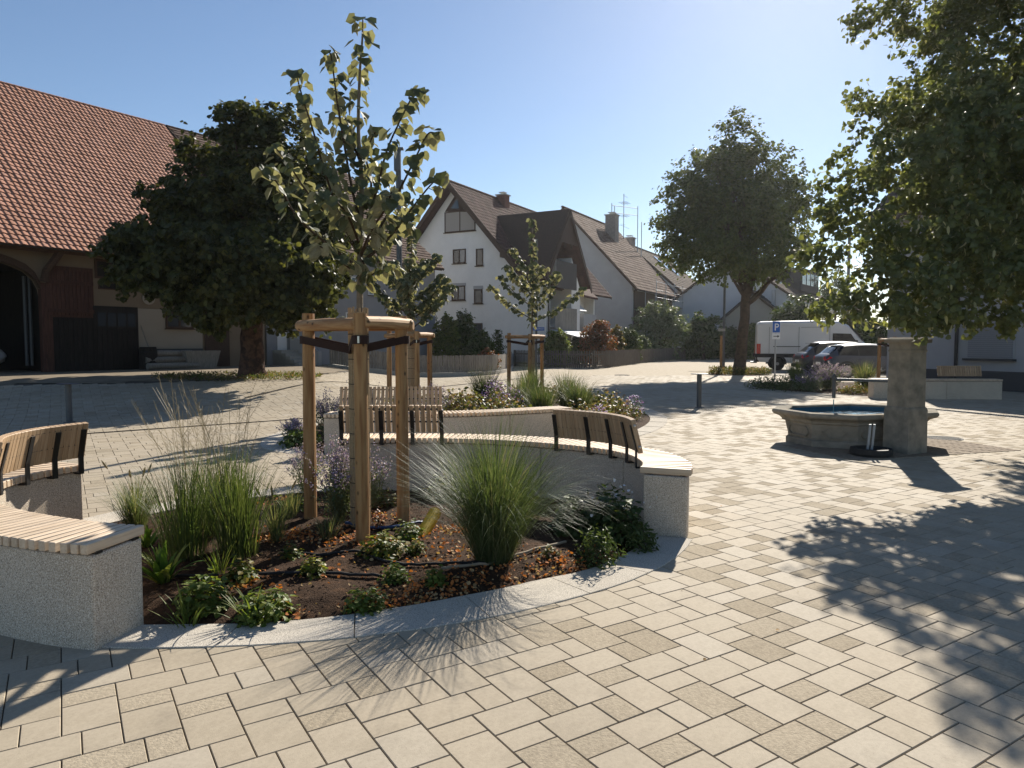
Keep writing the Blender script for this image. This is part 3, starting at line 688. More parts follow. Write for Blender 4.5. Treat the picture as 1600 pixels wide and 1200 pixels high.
class Bld:
    """building frame: a along the ridge u, b across (positive towards the front), z up"""
    def __init__(s, name, label, cat, O, u, group=None, k=1.0, z=0.0):
        s.k = k; s.u = Vector((*u, 0)).normalized(); s.v = Vector((s.u.y, -s.u.x, 0)); s.O = Vector((O[0], O[1], z))
        s.t = thing(name, label, cat, s.O, group=group)
    def p(s, a, b, z): return s.O + (s.u * a + s.v * b + Vector((0, 0, z))) * s.k
    def slab(s, name, m, pts, off, **k):
        o = MB().slab([s.p(*q) for q in pts], (s.u * off[0] + s.v * off[1] + Vector((0, 0, off[2]))) * s.k).build(name, m, k.pop('parent', s.t), **k); return o
    def box(s, name, m, lo, hi, parent=None, bevel=0):
        c = [(l + h) / 2 for l, h in zip(lo, hi)]; d = [abs(h - l) for l, h in zip(lo, hi)]
        k = s.k; mw = Matrix(((s.u.x * k, s.v.x * k, 0, s.O.x), (s.u.y * k, s.v.y * k, 0, s.O.y), (0, 0, k, s.O.z), (0, 0, 0, 1)))
        return MB().box(c, d, mw).build(name, m, parent or s.t, bevel=bevel)
    def onf(s, px, py, b=0):      # pixel -> (a, z) on the front plane b
        h = hit(px, py, s.p(0, b, 0), s.v); d = (h - s.O) / s.k; return d.dot(s.u), d.z
    def ong(s, px, py, a=0):      # pixel -> (b, z) on the gable plane a
        h = hit(px, py, s.p(a, 0, 0), s.u); d = (h - s.O) / s.k; return d.dot(s.v), d.z
    def win_f(s, rect, b, frame_m, pane_m, th=.07, mull=0, sill=True, proud=.05, bars=0):
        a0, z1 = s.onf(rect[0], rect[1], b); a1, z0 = s.onf(rect[2], rect[3], b)
        s.window(lambda a, z, d: s.p(a, b + d, z), a0, a1, min(z0, z1), max(z0, z1), frame_m, pane_m, th, mull, sill, proud)
    def win_g(s, rect, a, frame_m, pane_m, th=.07, mull=0, sill=True, proud=.05):
        b0, z1 = s.ong(rect[0], rect[1], a); b1, z0 = s.ong(rect[2], rect[3], a)
        s.window(lambda x, z, d: s.p(a - d, x, z), b0, b1, min(z0, z1), max(z0, z1), frame_m, pane_m, th, mull, sill, proud)
    def window(s, fn, x0, x1, z0, z1, fm, pm, th, mull, sill, proud):
        if x0 > x1: x0, x1 = x1, x0
        m = MB()
        def bar(xa, xb, za, zb, d0, d1):
            P8 = [fn(x, z, d) for d in (d0, d1) for x, z in ((xa, za), (xb, za), (xb, zb), (xa, zb))]
            m.add(P8, [(3, 2, 1, 0), (4, 5, 6, 7), (0, 1, 5, 4), (1, 2, 6, 5), (2, 3, 7, 6), (3, 0, 4, 7)])
        bar(x0, x0 + th, z0, z1, -.02, proud); bar(x1 - th, x1, z0, z1, -.02, proud)
        bar(x0 + th, x1 - th, z0, z0 + th, -.02, proud - .004); bar(x0 + th, x1 - th, z1 - th, z1, -.02, proud - .004)
        for i in range(mull):
            xm = x0 + (x1 - x0) * (i + 1) / (mull + 1); bar(xm - th / 2, xm + th / 2, z0 + th, z1 - th, -.02, proud - .008)
        w = m.build('window', fm, s.t)
        xs = [x0 + th] + [x0 + (x1 - x0) * (i + 1) / (mull + 1) for i in range(mull)] + [x1 - th]
        for i in range(mull + 1):
            q = MB(); q.add([fn(xs[i], z0 + th, .015), fn(xs[i + 1], z0 + th, .015), fn(xs[i + 1], z1 - th, .015), fn(xs[i], z1 - th, .015)], [(0, 1, 2, 3)])
            q.build('pane', pm[i % len(pm)] if isinstance(pm, list) else pm, w)
        if sill:
            m = MB()
            P8 = [fn(x, z, d) for d in (-.02, .13) for x, z in ((x0 - .06, z0 - .05), (x1 + .06, z0 - .05), (x1 + .06, z0 - .004), (x0 - .06, z0 - .004))]
            m.add(P8, [(3, 2, 1, 0), (4, 5, 6, 7), (0, 1, 5, 4), (1, 2, 6, 5), (2, 3, 7, 6), (3, 0, 4, 7)]); m.build('sill', M['brown_wood'], w)
        return w
    def roof(s, a0, a1, bf, ze, zr, br=0, back=True, tiles='brown', col=.3, row=.36, prof=FLAT, n_parts=0, ovf=.0, poly=None, th=.16, bb=None, zb=None, stag=False, ridge=True, verge=True):
        """front slope from eave (b=bf, z=ze) to ridge (b=br, z=zr), plus a plain back slope"""
        e0, r0 = s.p(a0, bf, ze), s.p(a0, br, zr); e1, r1 = s.p(a1, bf, ze), s.p(a1, br, zr)
        sl = (r0 - e0); Ls = sl.length; nrm = (e1 - e0).cross(sl).normalized()
        if poly is None:
            MB().slab([e0, e1, r1, r0], -nrm * th).build('roof_deck', M['brown_wood'], s.t)
        else:
            sn = sl.normalized(); MB().slab([e0 + s.u * x + sn * y for x, y in poly], -nrm * th).build('roof_deck', M['brown_wood'], s.t)
        tile_roof(s.t, e0 + nrm * .012, s.u, sl, (a1 - a0) * s.k, Ls, col * s.k, row * s.k, TILE[tiles], prof, n_parts, poly, stag=stag)
        if back:
            bb = 2 * br - bf if bb is None else bb; zb = ze if zb is None else zb
            f0, f1 = s.p(a0, bb, zb), s.p(a1, bb, zb); n2 = (r1 - r0).cross(f0 - r0).normalized(); n2 = n2 if n2.z > 0 else -n2
            MB().slab([r0 - n2 * .0, r1, f1, f0], -n2 * th).build('back_roof', TILE[tiles][0], s.t)
        if ridge:
            k = int((a1 - a0) / .4)
            for i in range(k):
                x = a0 + (a1 - a0) * i / k; L = (a1 - a0) / k + .03
                rr = [[s.p(x + L * q, br + (.13 + .012 * (1 - q)) * cos(w), zr + .0 + (.11 + .012 * (1 - q)) * sin(w)) for w in [pi * j / 5 for j in range(6)]] for q in (0, 1)]
                MB().rings(rr, closed=False, cap=False).build('ridge_tile', TILE[tiles][i % 2], s.t)
        if verge:
            for a, d in ((a0, -.03), (a1, .03)):
                MB().slab([s.p(a, bf, ze - .2), s.p(a, bf, ze + .05), s.p(a, br, zr + .06), s.p(a, br, zr - .2)], s.u * d).build('verge_board', M['brown_wood'], s.t)
    def gutter(s, a0, a1, b, z):
        MB().rings([[s.p(a, b + .07 * cos(w), z + .07 * sin(w)) for w in [pi + pi * j / 6 for j in range(7)]] + [s.p(a, b + .055 * cos(w), z + .055 * sin(w)) for w in [2 * pi - pi * j / 6 for j in range(7)]] for a in (a0, a1)]).build('gutter', M['gutter'], s.t)
    def chimney(s, a, b, z0, z1, w, m, cap=True):
        s.box('chimney', m, (a - w / 2, b - w / 2, z0), (a + w / 2, b + w / 2, z1))
        if cap:
            s.box('chimney_cap', M['plain_concrete'], (a - w / 2 - .08, b - w / 2 - .08, z1), (a + w / 2 + .08, b + w / 2 + .08, z1 + .07))
            s.box('chimney_hood', M['zinc'], (a - w / 3, b - w / 3, z1 + .22), (a + w / 3, b + w / 3, z1 + .26))

# ---- barn on the left
K_ = 1 - HK / CZ
bn = Bld('barn', 'old barn with red tiled roof and open arched gateway at far left', 'barn', (-24.5 * K_, 34 * K_), (.559, .829), k=K_, z=HK)
EZ, RZ, RB_ = 6.14, 17.2, -11.0
arch = [bn.onf(x, y) for x, y in ((-60, 398), (-20, 403), (0, 408), (20, 415), (40, 424), (55, 437), (63, 452), (67, 470))]
aj = arch[-1][0]; wend = 15.0
top_l = [(a, 0, z) for a, z in arch]
# wall above and right of the arch
poly = [(arch[0][0], 0, EZ + .9)] + top_l + [(aj, 0, 0), (wend, 0, 0), (wend, 0, EZ + .9)]
bn.slab('wall', M['cream_render'], poly, (0, -.4, 0))
bn.slab('wall', M['cream_render'], [(arch[0][0] - 6, 0, 0), (arch[0][0], 0, 0), (arch[0][0], 0, EZ + .9), (arch[0][0] - 6, 0, EZ + .9)], (0, -.4, 0))
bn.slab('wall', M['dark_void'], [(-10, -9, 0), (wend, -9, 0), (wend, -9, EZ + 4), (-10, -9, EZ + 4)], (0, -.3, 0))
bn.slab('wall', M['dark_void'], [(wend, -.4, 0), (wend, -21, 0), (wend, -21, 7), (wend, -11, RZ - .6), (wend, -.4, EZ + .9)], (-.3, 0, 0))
bn.slab('partition', M['black_wood'], [(aj + .6, -.45, 0), (aj + .6, -9, 0), (aj + .6, -9, 6), (aj + .6, -.45, 6)], (.1, 0, 0))
bn.slab('loft_floor', M['black_wood'], [(-10, -.45, 5.4), (wend, -.45, 5.4), (wend, -9, 5.4), (-10, -9, 5.4)], (0, 0, .2))
ab = MB(); rr = []
for (a, z) in arch: rr.append([bn.p(a, .07, z), bn.p(a, -.3, z), bn.p(a - .02, -.3, z + .36), bn.p(a - .02, .07, z + .36)])
ab.rings(rr).build('arch_beam', M['brown_wood'], bn.t)
bn.box('post', M['red_wood'], (aj - .1, -.25, 0), (aj + .38, .09, arch[-1][1] + .9))
a0, z0 = bn.onf(67, 440); a1, z1 = bn.onf(88, 392)
MB().tube([bn.p(a0, .12, z0), bn.p(a0 + .1, .16, z0 + .5), bn.p(a1, .75, z1 + .1)], .12, 6).build('eave_brace', M['brown_wood'], bn.t)
for x in (37, 45):
    a, z = bn.onf(x, 430, -2); MB().tube([bn.p(a, -2, .3), bn.p(a, -2, 4.9)], .055, 8).build('steel_post', M['grey_steel'], bn.t)
def planks(nm, px0, py0, px1, py1, m, n, b=.04, par=None, th=.05):
    a0, zt = bn.onf(px0, py0); a1, zb = bn.onf(px1, py1)
    zt2 = bn.onf(px1, py0)[1]
    for i in range(n):
        x0 = a0 + (a1 - a0) * i / n; x1 = a0 + (a1 - a0) * (i + 1) / n
        bn.box('plank', m, (x0 + .008, b - .03, zb), (x1 - .008, b + th - .03 + random.uniform(-.006, .006), zt), par)
    return a0, a1, zb, zt
# sliding panel and dark doors
zz = bn.onf(144, 420)[1]
pd = bn.box('hatch_panel', M['red_wood'], (bn.onf(72, 450)[0], .0, bn.onf(145, 497)[1]), (bn.onf(145, 450)[0], .05, zz))
planks('plank', 73, 421, 144, 494, M['red_wood'], 11, .075, pd)
for y in (442, 486):
    a, z = bn.onf(108, y); bn.box('ledge', M['red_wood'], (bn.onf(73, 450)[0], .10, z - .09), (bn.onf(144, 450)[0], .14, z + .09), pd)
dd = bn.box('plank_door', M['black_wood'], (bn.onf(74, 500)[0], .0, .02), (bn.onf(145, 500)[0], .04, bn.onf(108, 496)[1]))
planks('plank', 75, 497, 144, 580, M['black_wood'], 9, .07, dd)
gd = bn.box('barn_gate', M['black_wood'], (bn.onf(145, 500)[0], .0, .02), (bn.onf(215, 500)[0], .055, bn.onf(180, 479)[1]))
g0, g1 = bn.onf(150, 500)[0], bn.onf(212, 500)[0]; gz0, gz1 = bn.onf(180, 510)[1], bn.onf(180, 489)[1]
for i in range(4):
    x0 = g0 + (g1 - g0) * (i + .1) / 4; x1 = g0 + (g1 - g0) * (i + .9) / 4
    bn.box('gate_pane', M['pane'], (x0, .056, gz0), (x1, .066, gz1), gd)
for i in range(8):
    x0 = g0 + (g1 - g0) * i / 8; bn.box('plank', M['black_wood'], (x0 + .01, .056, .05), (x0 + (g1 - g0) / 8 - .01, .078, gz0 - .15), gd)
# shutters window, lower white wall, plinth, window, door
bn.win_f((147, 404, 196, 438), 0, M['brown_wood'], M['black_wood'], .12, 1, False, .05)
bn.win_f((153, 440, 194, 454), 0, M['brown_wood'], M['black_wood'], .06, 0, False, .04)
lw = (bn.onf(216, 545)[0], bn.onf(316, 545)[0])
bn.box('lower_wall', M['lower_render'], (lw[0], -.1, bn.onf(240, 545)[1]), (lw[1], .05, bn.onf(240, 483)[1]))
bn.box('plinth', M['plinth'], (lw[0], -.1, 0), (lw[1], .07, bn.onf(240, 545)[1] - .004))
bn.win_f((258, 486, 302, 514), .05, M['brown_wood'], M['pane'], .12, 1, True, .06)
bn.box('door', M['brown_wood'], (bn.onf(319, 500)[0], -.05, .05), (bn.onf(357, 500)[0], .06, bn.onf(330, 500)[1]))
a, z = bn.onf(232, 466); MB().lathe([(.23, 0), (.23, .03), (.13, .03), (.13, -.02), (.01, -.02)], (0, 0, 0), 20).build('vent_ring', M['lower_render'], bn.t, mw=frame(bn.p(a, .002, z), bn.u, bn.v))
bn.roof(-7, wend, .9, EZ, RZ, RB_, tiles='red', col=.31, row=.385, prof=PAN, n_parts=300, th=.2)
bn.gutter(-7, wend, .97, EZ - .03)

# ---- house behind the chestnut (same row)
hl = Bld('row_house', 'grey white house behind the chestnut with stone front steps', 'house', ((-24.5 + .559 * 15.15) * K_, (34 + .829 * 15.15) * K_), (.559, .829), k=K_, z=HK)
hl.slab('wall', M['dim_render'], [(0, 0, -1.2), (17, 0, -1.2), (17, 0, 8.2), (0, 0, 8.2)], (0, -21, 0))
hl.slab('gable', M['grey_render'], [(16.8, -.3, 8.2), (16.8, -11, 16.6), (16.8, -20.7, 8.2)], (.2, 0, 0))
hl.roof(0, 17.4, .6, 7.75, 17.2, -11.0, tiles='brown', row=.4, col=.34, stag=True)
hl.gutter(0, 17.4, .66, 7.7)
for r in ((540, 488, 556, 512), (575, 440, 590, 462), (548, 432, 562, 452), (612, 488, 628, 510)):
    hl.win_f(r, 0, M['white_render'], M['pane'], .07, 1)
hl.box('door', M['white_render'], (hl.onf(433, 520)[0], -.05, 1.0), (hl.onf(447, 520)[0], .05, 3.1))
st = thing('stone_steps', 'stone front steps with side wall beside the chestnut trunk', 'steps', hl.p(4, 1, 0))
sa0, sa1 = hl.onf(426, 560)[0], hl.onf(452, 560)[0]
for i in range(5):
    hl.box('step', M['plain_concrete'], (sa0, .02, 0), (sa1, 2.6 - i * .42, .2 * (i + 1) - .003 * 0), st)
MB().slab([hl.p(sa1 + .02, .05, 0), hl.p(sa1 + .02, 2.9, 0), hl.p(sa1 + .02, 2.9, .9), hl.p(sa1 + .02, .05, 2.1)], hl.u * .16).build('side_wall', M['grey_render'], st)
MB().tube([hl.p(sa1 + .14, 2.9, 1.0), hl.p(sa1 + .14, .1, 2.25)], .03, 6).build('handrail', M['zinc'], st)

# ---- white gabled house with cross wing
hw = Bld('white_house', 'tall white gabled house with balconies on its side wing', 'house', (-3.9, 48), (.47, .883))
RZ2, sl2 = 12.1, 1.13
bR, bL, HL = 6.8, -5.2, 13
zr_at = lambda b: RZ2 - abs(b) * sl2
wl_, wr_ = bL, 4.6
hw.slab('wall', M['white_render'], [(0, wl_, 0), (0, bR, 0), (0, bR, 5.6), (0, 5.2, 5.6), (0, 0, RZ2 - .35), (0, wl_, zr_at(wl_) - .35)], (.35, 0, 0))
hw.slab('wall', M['white_render'], [(HL, wl_, 0), (HL, 5, 0), (HL, 5, 5.6), (HL, 0, RZ2 - .35), (HL, wl_, zr_at(wl_) - .35)], (-.3, 0, 0))
hw.slab('wall', M['white_render'], [(.36, 4.2, 0), (HL - .31, 4.2, 0), (HL - .31, 4.2, 6.6), (.36, 4.2, 6.6)], (0, -.3, 0))
hw.slab('wall', M['white_render'], [(.36, wl_, 0), (HL - .31, wl_, 0), (HL - .31, wl_, 5.5), (.36, wl_, 5.5)], (0, .3, 0))
# main roof, front slope cut along the valley of the wing
LsF = sqrt(6.2 ** 2 + (6.2 * sl2) ** 2)
hw.roof(-.8, HL + .6, 6.2, RZ2 - 6.2 * sl2, RZ2, 0, tiles='maroon', row=.36, col=.33, prof=PAN, th=.14, bb=-6.0, zb=RZ2 - 6.0 * sl2)
for b0, b1 in ((0, 6.2), (0, -6.0)):
    MB().slab([hw.p(-.81, b0, RZ2 - .42), hw.p(-.81, b0, RZ2 - .02), hw.p(-.81, b1, RZ2 - 6.2 * sl2 - .02), hw.p(-.81, b1, RZ2 - 6.2 * sl2 - .42)], -hw.u * .05).build('barge_board', M['brown_wood'], hw.t)
for b, z in ((-4.3, 6.6), (4.05, 6.9)): hw.box('purlin', M['brown_wood'], (-.75, b - .12, z), (.0, b + .12, z + .25))
# attic: glazed gable top and blinds
def gpoly(name, m, pix, d, parent=None, th=.05):
    pts = []
    for x, y in pix:
        b, z = hw.ong(x, y, -d); pts.append((-d, b, z))
    return MB().slab([hw.p(*q) for q in pts], hw.u * th).build(name, m, parent or hw.t)
ga = gpoly('attic_frame', M['brown_wood'], ((695, 331), (711, 305), (716, 305), (743, 331)), .03)
gpoly('pane', M['pane'], ((704, 326), (715, 309), (717, 326)), .045, ga, .01); gpoly('pane', M['pane_light'], ((724, 326), (724, 312), (736, 326)), .045, ga, .01)
hw.win_g((695, 332, 743, 360), 0, M['brown_wood'], M['blind'], .06, 1)
for r, k in (((708, 390, 728, 411), 1), ((744, 389, 755, 415), 0), ((706, 447, 727, 469), 1), ((741, 452, 754, 474), 0), ((741, 505, 754, 532), 0), ((717, 504, 727, 524), 0)):
    hw.win_g(r, 0, M['brown_wood'], [M['pane'], M['pane_light']], .07, k)
for r in ((705, 443, 728, 447), (740, 447, 755, 452)):
    b0, z1 = hw.ong(r[0], r[1]); b1, z0 = hw.ong(r[2], r[3]); hw.box('shutter_box', M['grey_render'], (-.03, b0, z0 + .01), (0, b1, z1))
# wing: walls, near roof slope, far slope, gable end with loggia balconies
wa0, wa1, wz, wb = .3, 5.6, 10.15, 6.8
wr = (wa0 + wa1) / 2
hw.slab('wing_wall', M['white_render'], [(wa0 + .1, 4.3, 0), (wa0 + .1, wb, 0), (wa0 + .1, wb, 5.6), (wa0 + .1, 4.3, 5.6)], (.3, 0, 0))
hw.slab('wing_wall', M['white_render'], [(wa0 + .41, wb - 1.7, 0), (wa1, wb - 1.7, 0), (wa1, wb - 1.7, 5.8), (wr, wb - 1.7, wz - .7), (wa0 + .41, wb - 1.7, 5.8)], (0, -.2, 0))
hw.slab('wing_wall', M['white_render'], [(wa1 - 1.5, wb, 0), (wa1, wb, 0), (wa1, wb, 5.2), (wa1 - 1.5, wb, 7.2)], (0, -1.68, 0))
def wing_slope(sg, lab):
    """roof plane of the wing, ridge along v"""
    ae = wr + sg * 3.75; zb_ = wz - 3.75 * 1.28
    e0, e1 = hw.p(ae, wb + .4, zb_), hw.p(ae, 1.5, zb_); r0 = hw.p(wr, wb + .4, wz)
    if sg > 0: e0, e1 = e1, e0; r0 = hw.p(wr, 1.5, wz)
    sl = r0 - e0; nrm = (e1 - e0).cross(sl).normalized(); Ls = sl.length; Wd = (e1 - e0).length
    # valley: where this slope dives under the main roof (main height = RZ2 - b*sl2)
    def xv(y):  # distance along eave where plane height meets the main roof
        z = zb_ + (wz - zb_) * y / Ls; b = (RZ2 - z) / sl2; return (wb + .4 - b) if sg < 0 else None
    if sg < 0: poly = [(0, 0), (min(Wd, xv(0)), 0), (min(Wd, xv(Ls)), Ls), (0, Ls)]
    else:
        bv = lambda y: (RZ2 - (zb_ + (wz - zb_) * y / Ls)) / sl2 - 1.5
        poly = [(max(0, bv(0)), 0), (Wd, 0), (Wd, Ls), (max(0, bv(Ls)), Ls)]
    en, sn = (e1 - e0).normalized(), sl.normalized()
    MB().slab([e0 + en * x + sn * y for x, y in poly], -nrm * .14).build('wing_roof_deck', M['brown_wood'], hw.t)
    tile_roof(hw.t, e0 + nrm * .012, en, sl, Wd, Ls, .33, .36, TILE['maroon'], PAN, 0, [(x, y) for x, y in poly])
    q0 = e0 if sg < 0 else e1
    rr_ = hw.p(wr, wb + .4, wz)
    MB().slab([q0 + Vector((0, 0, .05)), q0 - Vector((0, 0, .4)), rr_ - Vector((0, 0, .4)), rr_ + Vector((0, 0, .05))], hw.v * .05).build('barge_board', M['brown_wood'], hw.t)
wing_slope(-1, 'near'); wing_slope(1, 'far')
hw.slab('wing_eave', M['brown_wood'], [(wa0 - .72, 4.8, 5.42), (wa0 - .72, wb + .4, 5.42), (wa0 + .1, wb + .4, 5.5), (wa0 + .1, 4.8, 5.5)], (0, 0, -.12))
hw.slab('gable_boarding', M['brown_wood'], [(wr - 1.5, wb + .3, wz - 2.15), (wr + 1.5, wb + .3, wz - 2.15), (wr, wb + .3, wz - .2)], (0, -.08, 0))
for a in (wr - .6, wr + .5): hw.box('boarding_tip', M['brown_wood'], (a - .08, wb + .2, wz - 2.45), (a + .08, wb + .3, wz - 2.15))
# balconies
bal = hw.box('balcony', M['grey_render'], (wa0 + .5, wb - 1.6, 5.55), (wa1 - 1.45, wb + .35, 5.75))
hw.box('parapet', M['plinth'], (wa0 + .5, wb + .28, 5.0), (wa1 - 1.45, wb + .36, 6.75), bal); hw.box('parapet', M['grey_render'], (wa0 + .45, wb - .2, 5.55), (wa0 + .5, wb + .36, 6.75), bal)
bal = hw.box('balcony', M['grey_render'], (wa0 + .4, wb - 1.6, 2.45), (wa1 - 1.4, wb + .35, 2.65))
nb = 22
for i in range(nb):
    a = wa0 + .4 + (wa1 - 1.4 - wa0 - .4) * (i + .5) / nb
    hw.box('baluster_board', M['fence_wood'], (a - .09, wb + .33, 2.3), (a + .09, wb + .37, 3.75), bal)
hw.box('lower_balcony', M['grey_render'], (wa1 + .3, wb - 1.0, 2.2), (wa1 + 2.6, wb + .2, 3.5))
hw.box('balcony_door', M['pane'], (wa0 + 1.2, wb - 1.69, 5.9), (wa0 + 2.2, wb - 1.62, 7.7)); hw.box('balcony_door', M['blind'], (wa0 + 1.0, wb - 1.69, 2.7), (wa0 + 3.3, wb - 1.62, 4.9))
hw.slab('link_wall', M['white_render'], [(wa1 + .05, wb - 1.2, 0), (wa1 + 2.8, wb - 1.2, 0), (wa1 + 2.8, wb - 1.2, 4.9), (wa1 + .05, wb - 1.2, 4.9)], (0, -.2, 0))
hw.slab('link_roof', TILE['maroon'][0], [(wa1 - .2, wb + .1, 4.85), (wa1 + 3.2, wb + .1, 4.75), (wa1 + .1, wb - 2.6, 8.2), (wa1 - .2, wb - 2.6, 8.2)], (0, 0, -.15))
hw.slab('window_awning', M['clad'], [(wa1 + .4, wb - 1.1, 4.5), (wa1 + 1.8, wb - 1.1, 4.5), (wa1 + 1.8, wb - .2, 3.75), (wa1 + .4, wb - .2, 3.75)], (0, 0, -.03))
hw.box('window', M['pane'], (wa1 + .4, wb - 1.19, 3.1), (wa1 + 1.7, wb - 1.13, 4.4))
hw.slab('terrace_awning', M['clad'], [(wa0 + .2, wb + .1, 2.35), (wa1 - 1, wb + .1, 2.35), (wa1 - .6, wb + 2.0, 1.85), (wa0 + .4, wb + 2.0, 1.85)], (0, 0, -.05))
hw.box('terrace_shade_sheet', M['dark_void'], (wa0 + .5, wb - 1.65, .05), (wa1 - 1.52, wb - 1.6, 2.3))  # near-black sheet stands in for the shade under the balcony
M['chim_red'] = mat('red_chimney', (.16, .07, .05), .85, .2, noise=(8, .2))
hw.chimney(6.3, .3, 10.4, 12.35, .72, M['chim_red'])
MB().tube([hw.p(wa0 + .02, wb + .08, .05), hw.p(wa0 + .02, wb + .08, 5.3)], .05, 8).build('downpipe', M['gutter'], hw.t)

# ---- grey gabled house with brown roof, then the lower houses of the street row
hb = Bld('grey_house', 'grey gable ended house with brown ribbed roof and scaffold', 'house', ((8.63 - .88 * 5.47) * 1.25, (50.4 + .47 * 5.47) * 1.25), (.47, .883), k=1.25, z=-.375)
hb.slab('wall', M['grey_render'], [(0, -6.2, 0), (0, 5.3, 0), (0, 5.3, 5.5), (0, 0, 11.15), (0, -6.2, 4.7)], (11, 0, 0))
hb.box('dark_front_panel', M['brown_wood'], (.3, 5.3, 2.6), (10.7, 5.34, 5.2))  # dark brown panel over part of the grey front wall
hb.roof(-.25, 11.2, 5.75, 5.25, 11.4, 0, tiles='brown', row=.34, col=.32, stag=True, verge=True)
hb.gutter(-.2, 11.2, 5.85, 5.2)
M['chim_grey'] = mat('grey_chimney', (.24, .21, .19), .9, .2, noise=(6, .2))
hb.chimney(6.7, 1.3, 8.6, 11.75, .85, M['chim_grey'])
hb.chimney(12.6, .8, 8.6, 10.7, .8, M['chim_grey'])
for r in ((1024, 472, 1032, 482), (1040, 470, 1046, 484)): hb.win_f(r, 5.3, M['white_render'], M['pane'], .07, 0)
# tv mast
tm = thing('roof_aerial', 'tall television aerial on the grey house roof', 'aerial', hb.p(10.4, 1.0, 9.7))
MB().tube([hb.p(10.4, 1.0, 9.6), hb.p(10.4, 1.0, 14.2)], .035, 6).build('mast', M['grey_steel'], tm)
for z, L, n in ((14.0, 1.1, 0), (13.4, 1.3, 6), (12.3, 1.0, 4), (11.4, 2.0, 1)):
    m = MB(); m.tube([hb.p(10.4 - L / 2, 1.0 + .1, z), hb.p(10.4 + L * .6, 1.1, z)], .016, 4)
    for k in range(n): m.tube([hb.p(10.4 - L / 2 + L * k / max(1, n), .7, z), hb.p(10.4 - L / 2 + L * k / max(1, n), 1.5, z)], .01, 4)
    m.build('antenna', M['grey_steel'], tm)
sc_ = thing('scaffold', 'thin steel scaffold along the front of the grey house', 'scaffold', hb.p(6, 6.6, 0))
for a in (1.0, 3.4, 5.8, 8.2, 10.6):
    for b in (5.95, 6.75): MB().tube([hb.p(a, b, 0), hb.p(a, b, 5.15 if b < 6 else 6.0)], .03, 6).build('standard', M['zinc'], sc_)
for z in (2.2, 4.2):
    for k in range(4): hb.box('deck_board', M['fence_wood'], (1.0 + k * 2.4 + .02, 6.0, z), (3.4 + k * 2.4 - .02, 6.7, z + .05), sc_)
for z in (3.2, 4.7, 5.2, 5.8): MB().tube([hb.p(.8, 6.78, z), hb.p(10.8, 6.78, z)], .025, 6).build('guard_rail', M['zinc'], sc_)
gr_ = thing('roof_guard_frame', 'steel guard frame standing on the brown roof ridge', 'frame', hb.p(8.8, 2, 9.4))
for a, b, z0, z1 in ((8.8, .5, 10.7, 13.2), (9.2, .6, 10.7, 13.0), (11.0, 2.4, 8.6, 11.8), (11.15, 2.0, 8.9, 13.2)): MB().tube([hb.p(a, b, z0), hb.p(a, b, z1)], .04, 6).build('post', M['zinc'], gr_)
for z in (12.4, 13.0): MB().tube([hb.p(8.8, .5, z), hb.p(11.15, 2.0, z)], .03, 6).build('rail', M['zinc'], gr_)

hc = Bld('low_street_house', 'lower white house with brown roof and skylight in the street row', 'house', hb.p(11.5, 1.2, 0), (.47, .883), k=1.25, z=-.375)
hc.slab('wall', M['white_render'], [(0, -5, 0), (0, 4.2, 0), (0, 4.2, 6.0), (0, 0, 9.7), (0, -5, 5.5)], (12.3, 0, 0))
hc.roof(-.1, 12.9, 4.7, 5.75, 9.95, 0, tiles='dusty', row=.36, col=.34, stag=True)
hc.gutter(0, 12.9, 4.8, 5.7)
for r in ((1077, 466, 1086, 486), (1061, 468, 1068, 484)): hc.win_f(r, 4.2, M['lower_render'], M['pane'], .1, 0)
a0, z1 = hc.onf(1091, 468, 4.2); a1, z0 = hc.onf(1098, 505, 4.2); hc.box('louvre', M['brown_wood'], (a0, 4.15, z0), (a1, 4.27, z1))
MB().tube([hc.p(12.6, 4.8, 5.65), hc.p(12.6, 4.5, 5.2), hc.p(12.4, 4.28, 4.9), hc.p(12.4, 4.28, .1)], .05, 8).build('downpipe', M['gutter'], hc.t)
def roof_rect(B, a0, a1, b0, b1, bf, ze, zr, m, nm, lift=.1):
    f = lambda b: ze + (zr - ze) * (bf - b) / bf
    MB().slab([B.p(a0, b0, f(b0) + lift), B.p(a1, b0, f(b0) + lift), B.p(a1, b1, f(b1) + lift), B.p(a0, b1, f(b1) + lift)], (0, 0, -.12)).build(nm, m, B.t)
M['sky_glass'] = mat('skylight_glass', (.3, .33, .36), .05, .9, metal=.5)
roof_rect(hc, 6.2, 7.3, 1.2, 2.5, 4.7, 5.75, 9.95, M['sky_glass'], 'skylight', .16); roof_rect(hc, 4.6, 5.6, .7, 1.9, 4.7, 5.75, 9.95, M['sky_glass'], 'skylight', .16)
hd_ = Bld('long_roof_barn', 'long low building with a sweeping brown tiled roof behind the street tree', 'barn', hc.p(13, -.6, 0), (.52, .854), k=1.25, z=-.375)
hd_.slab('wall', M['beige_render'], [(0, -5.5, 0), (0, 5.2, 0), (0, 5.2, 3.1), (0, 0, 8.2), (0, -5.5, 3)], (19, 0, 0))
hd_.roof(-.3, 19.3, 5.9, 2.7, 8.5, 0, tiles='dusty', row=.4, col=.36, stag=True)

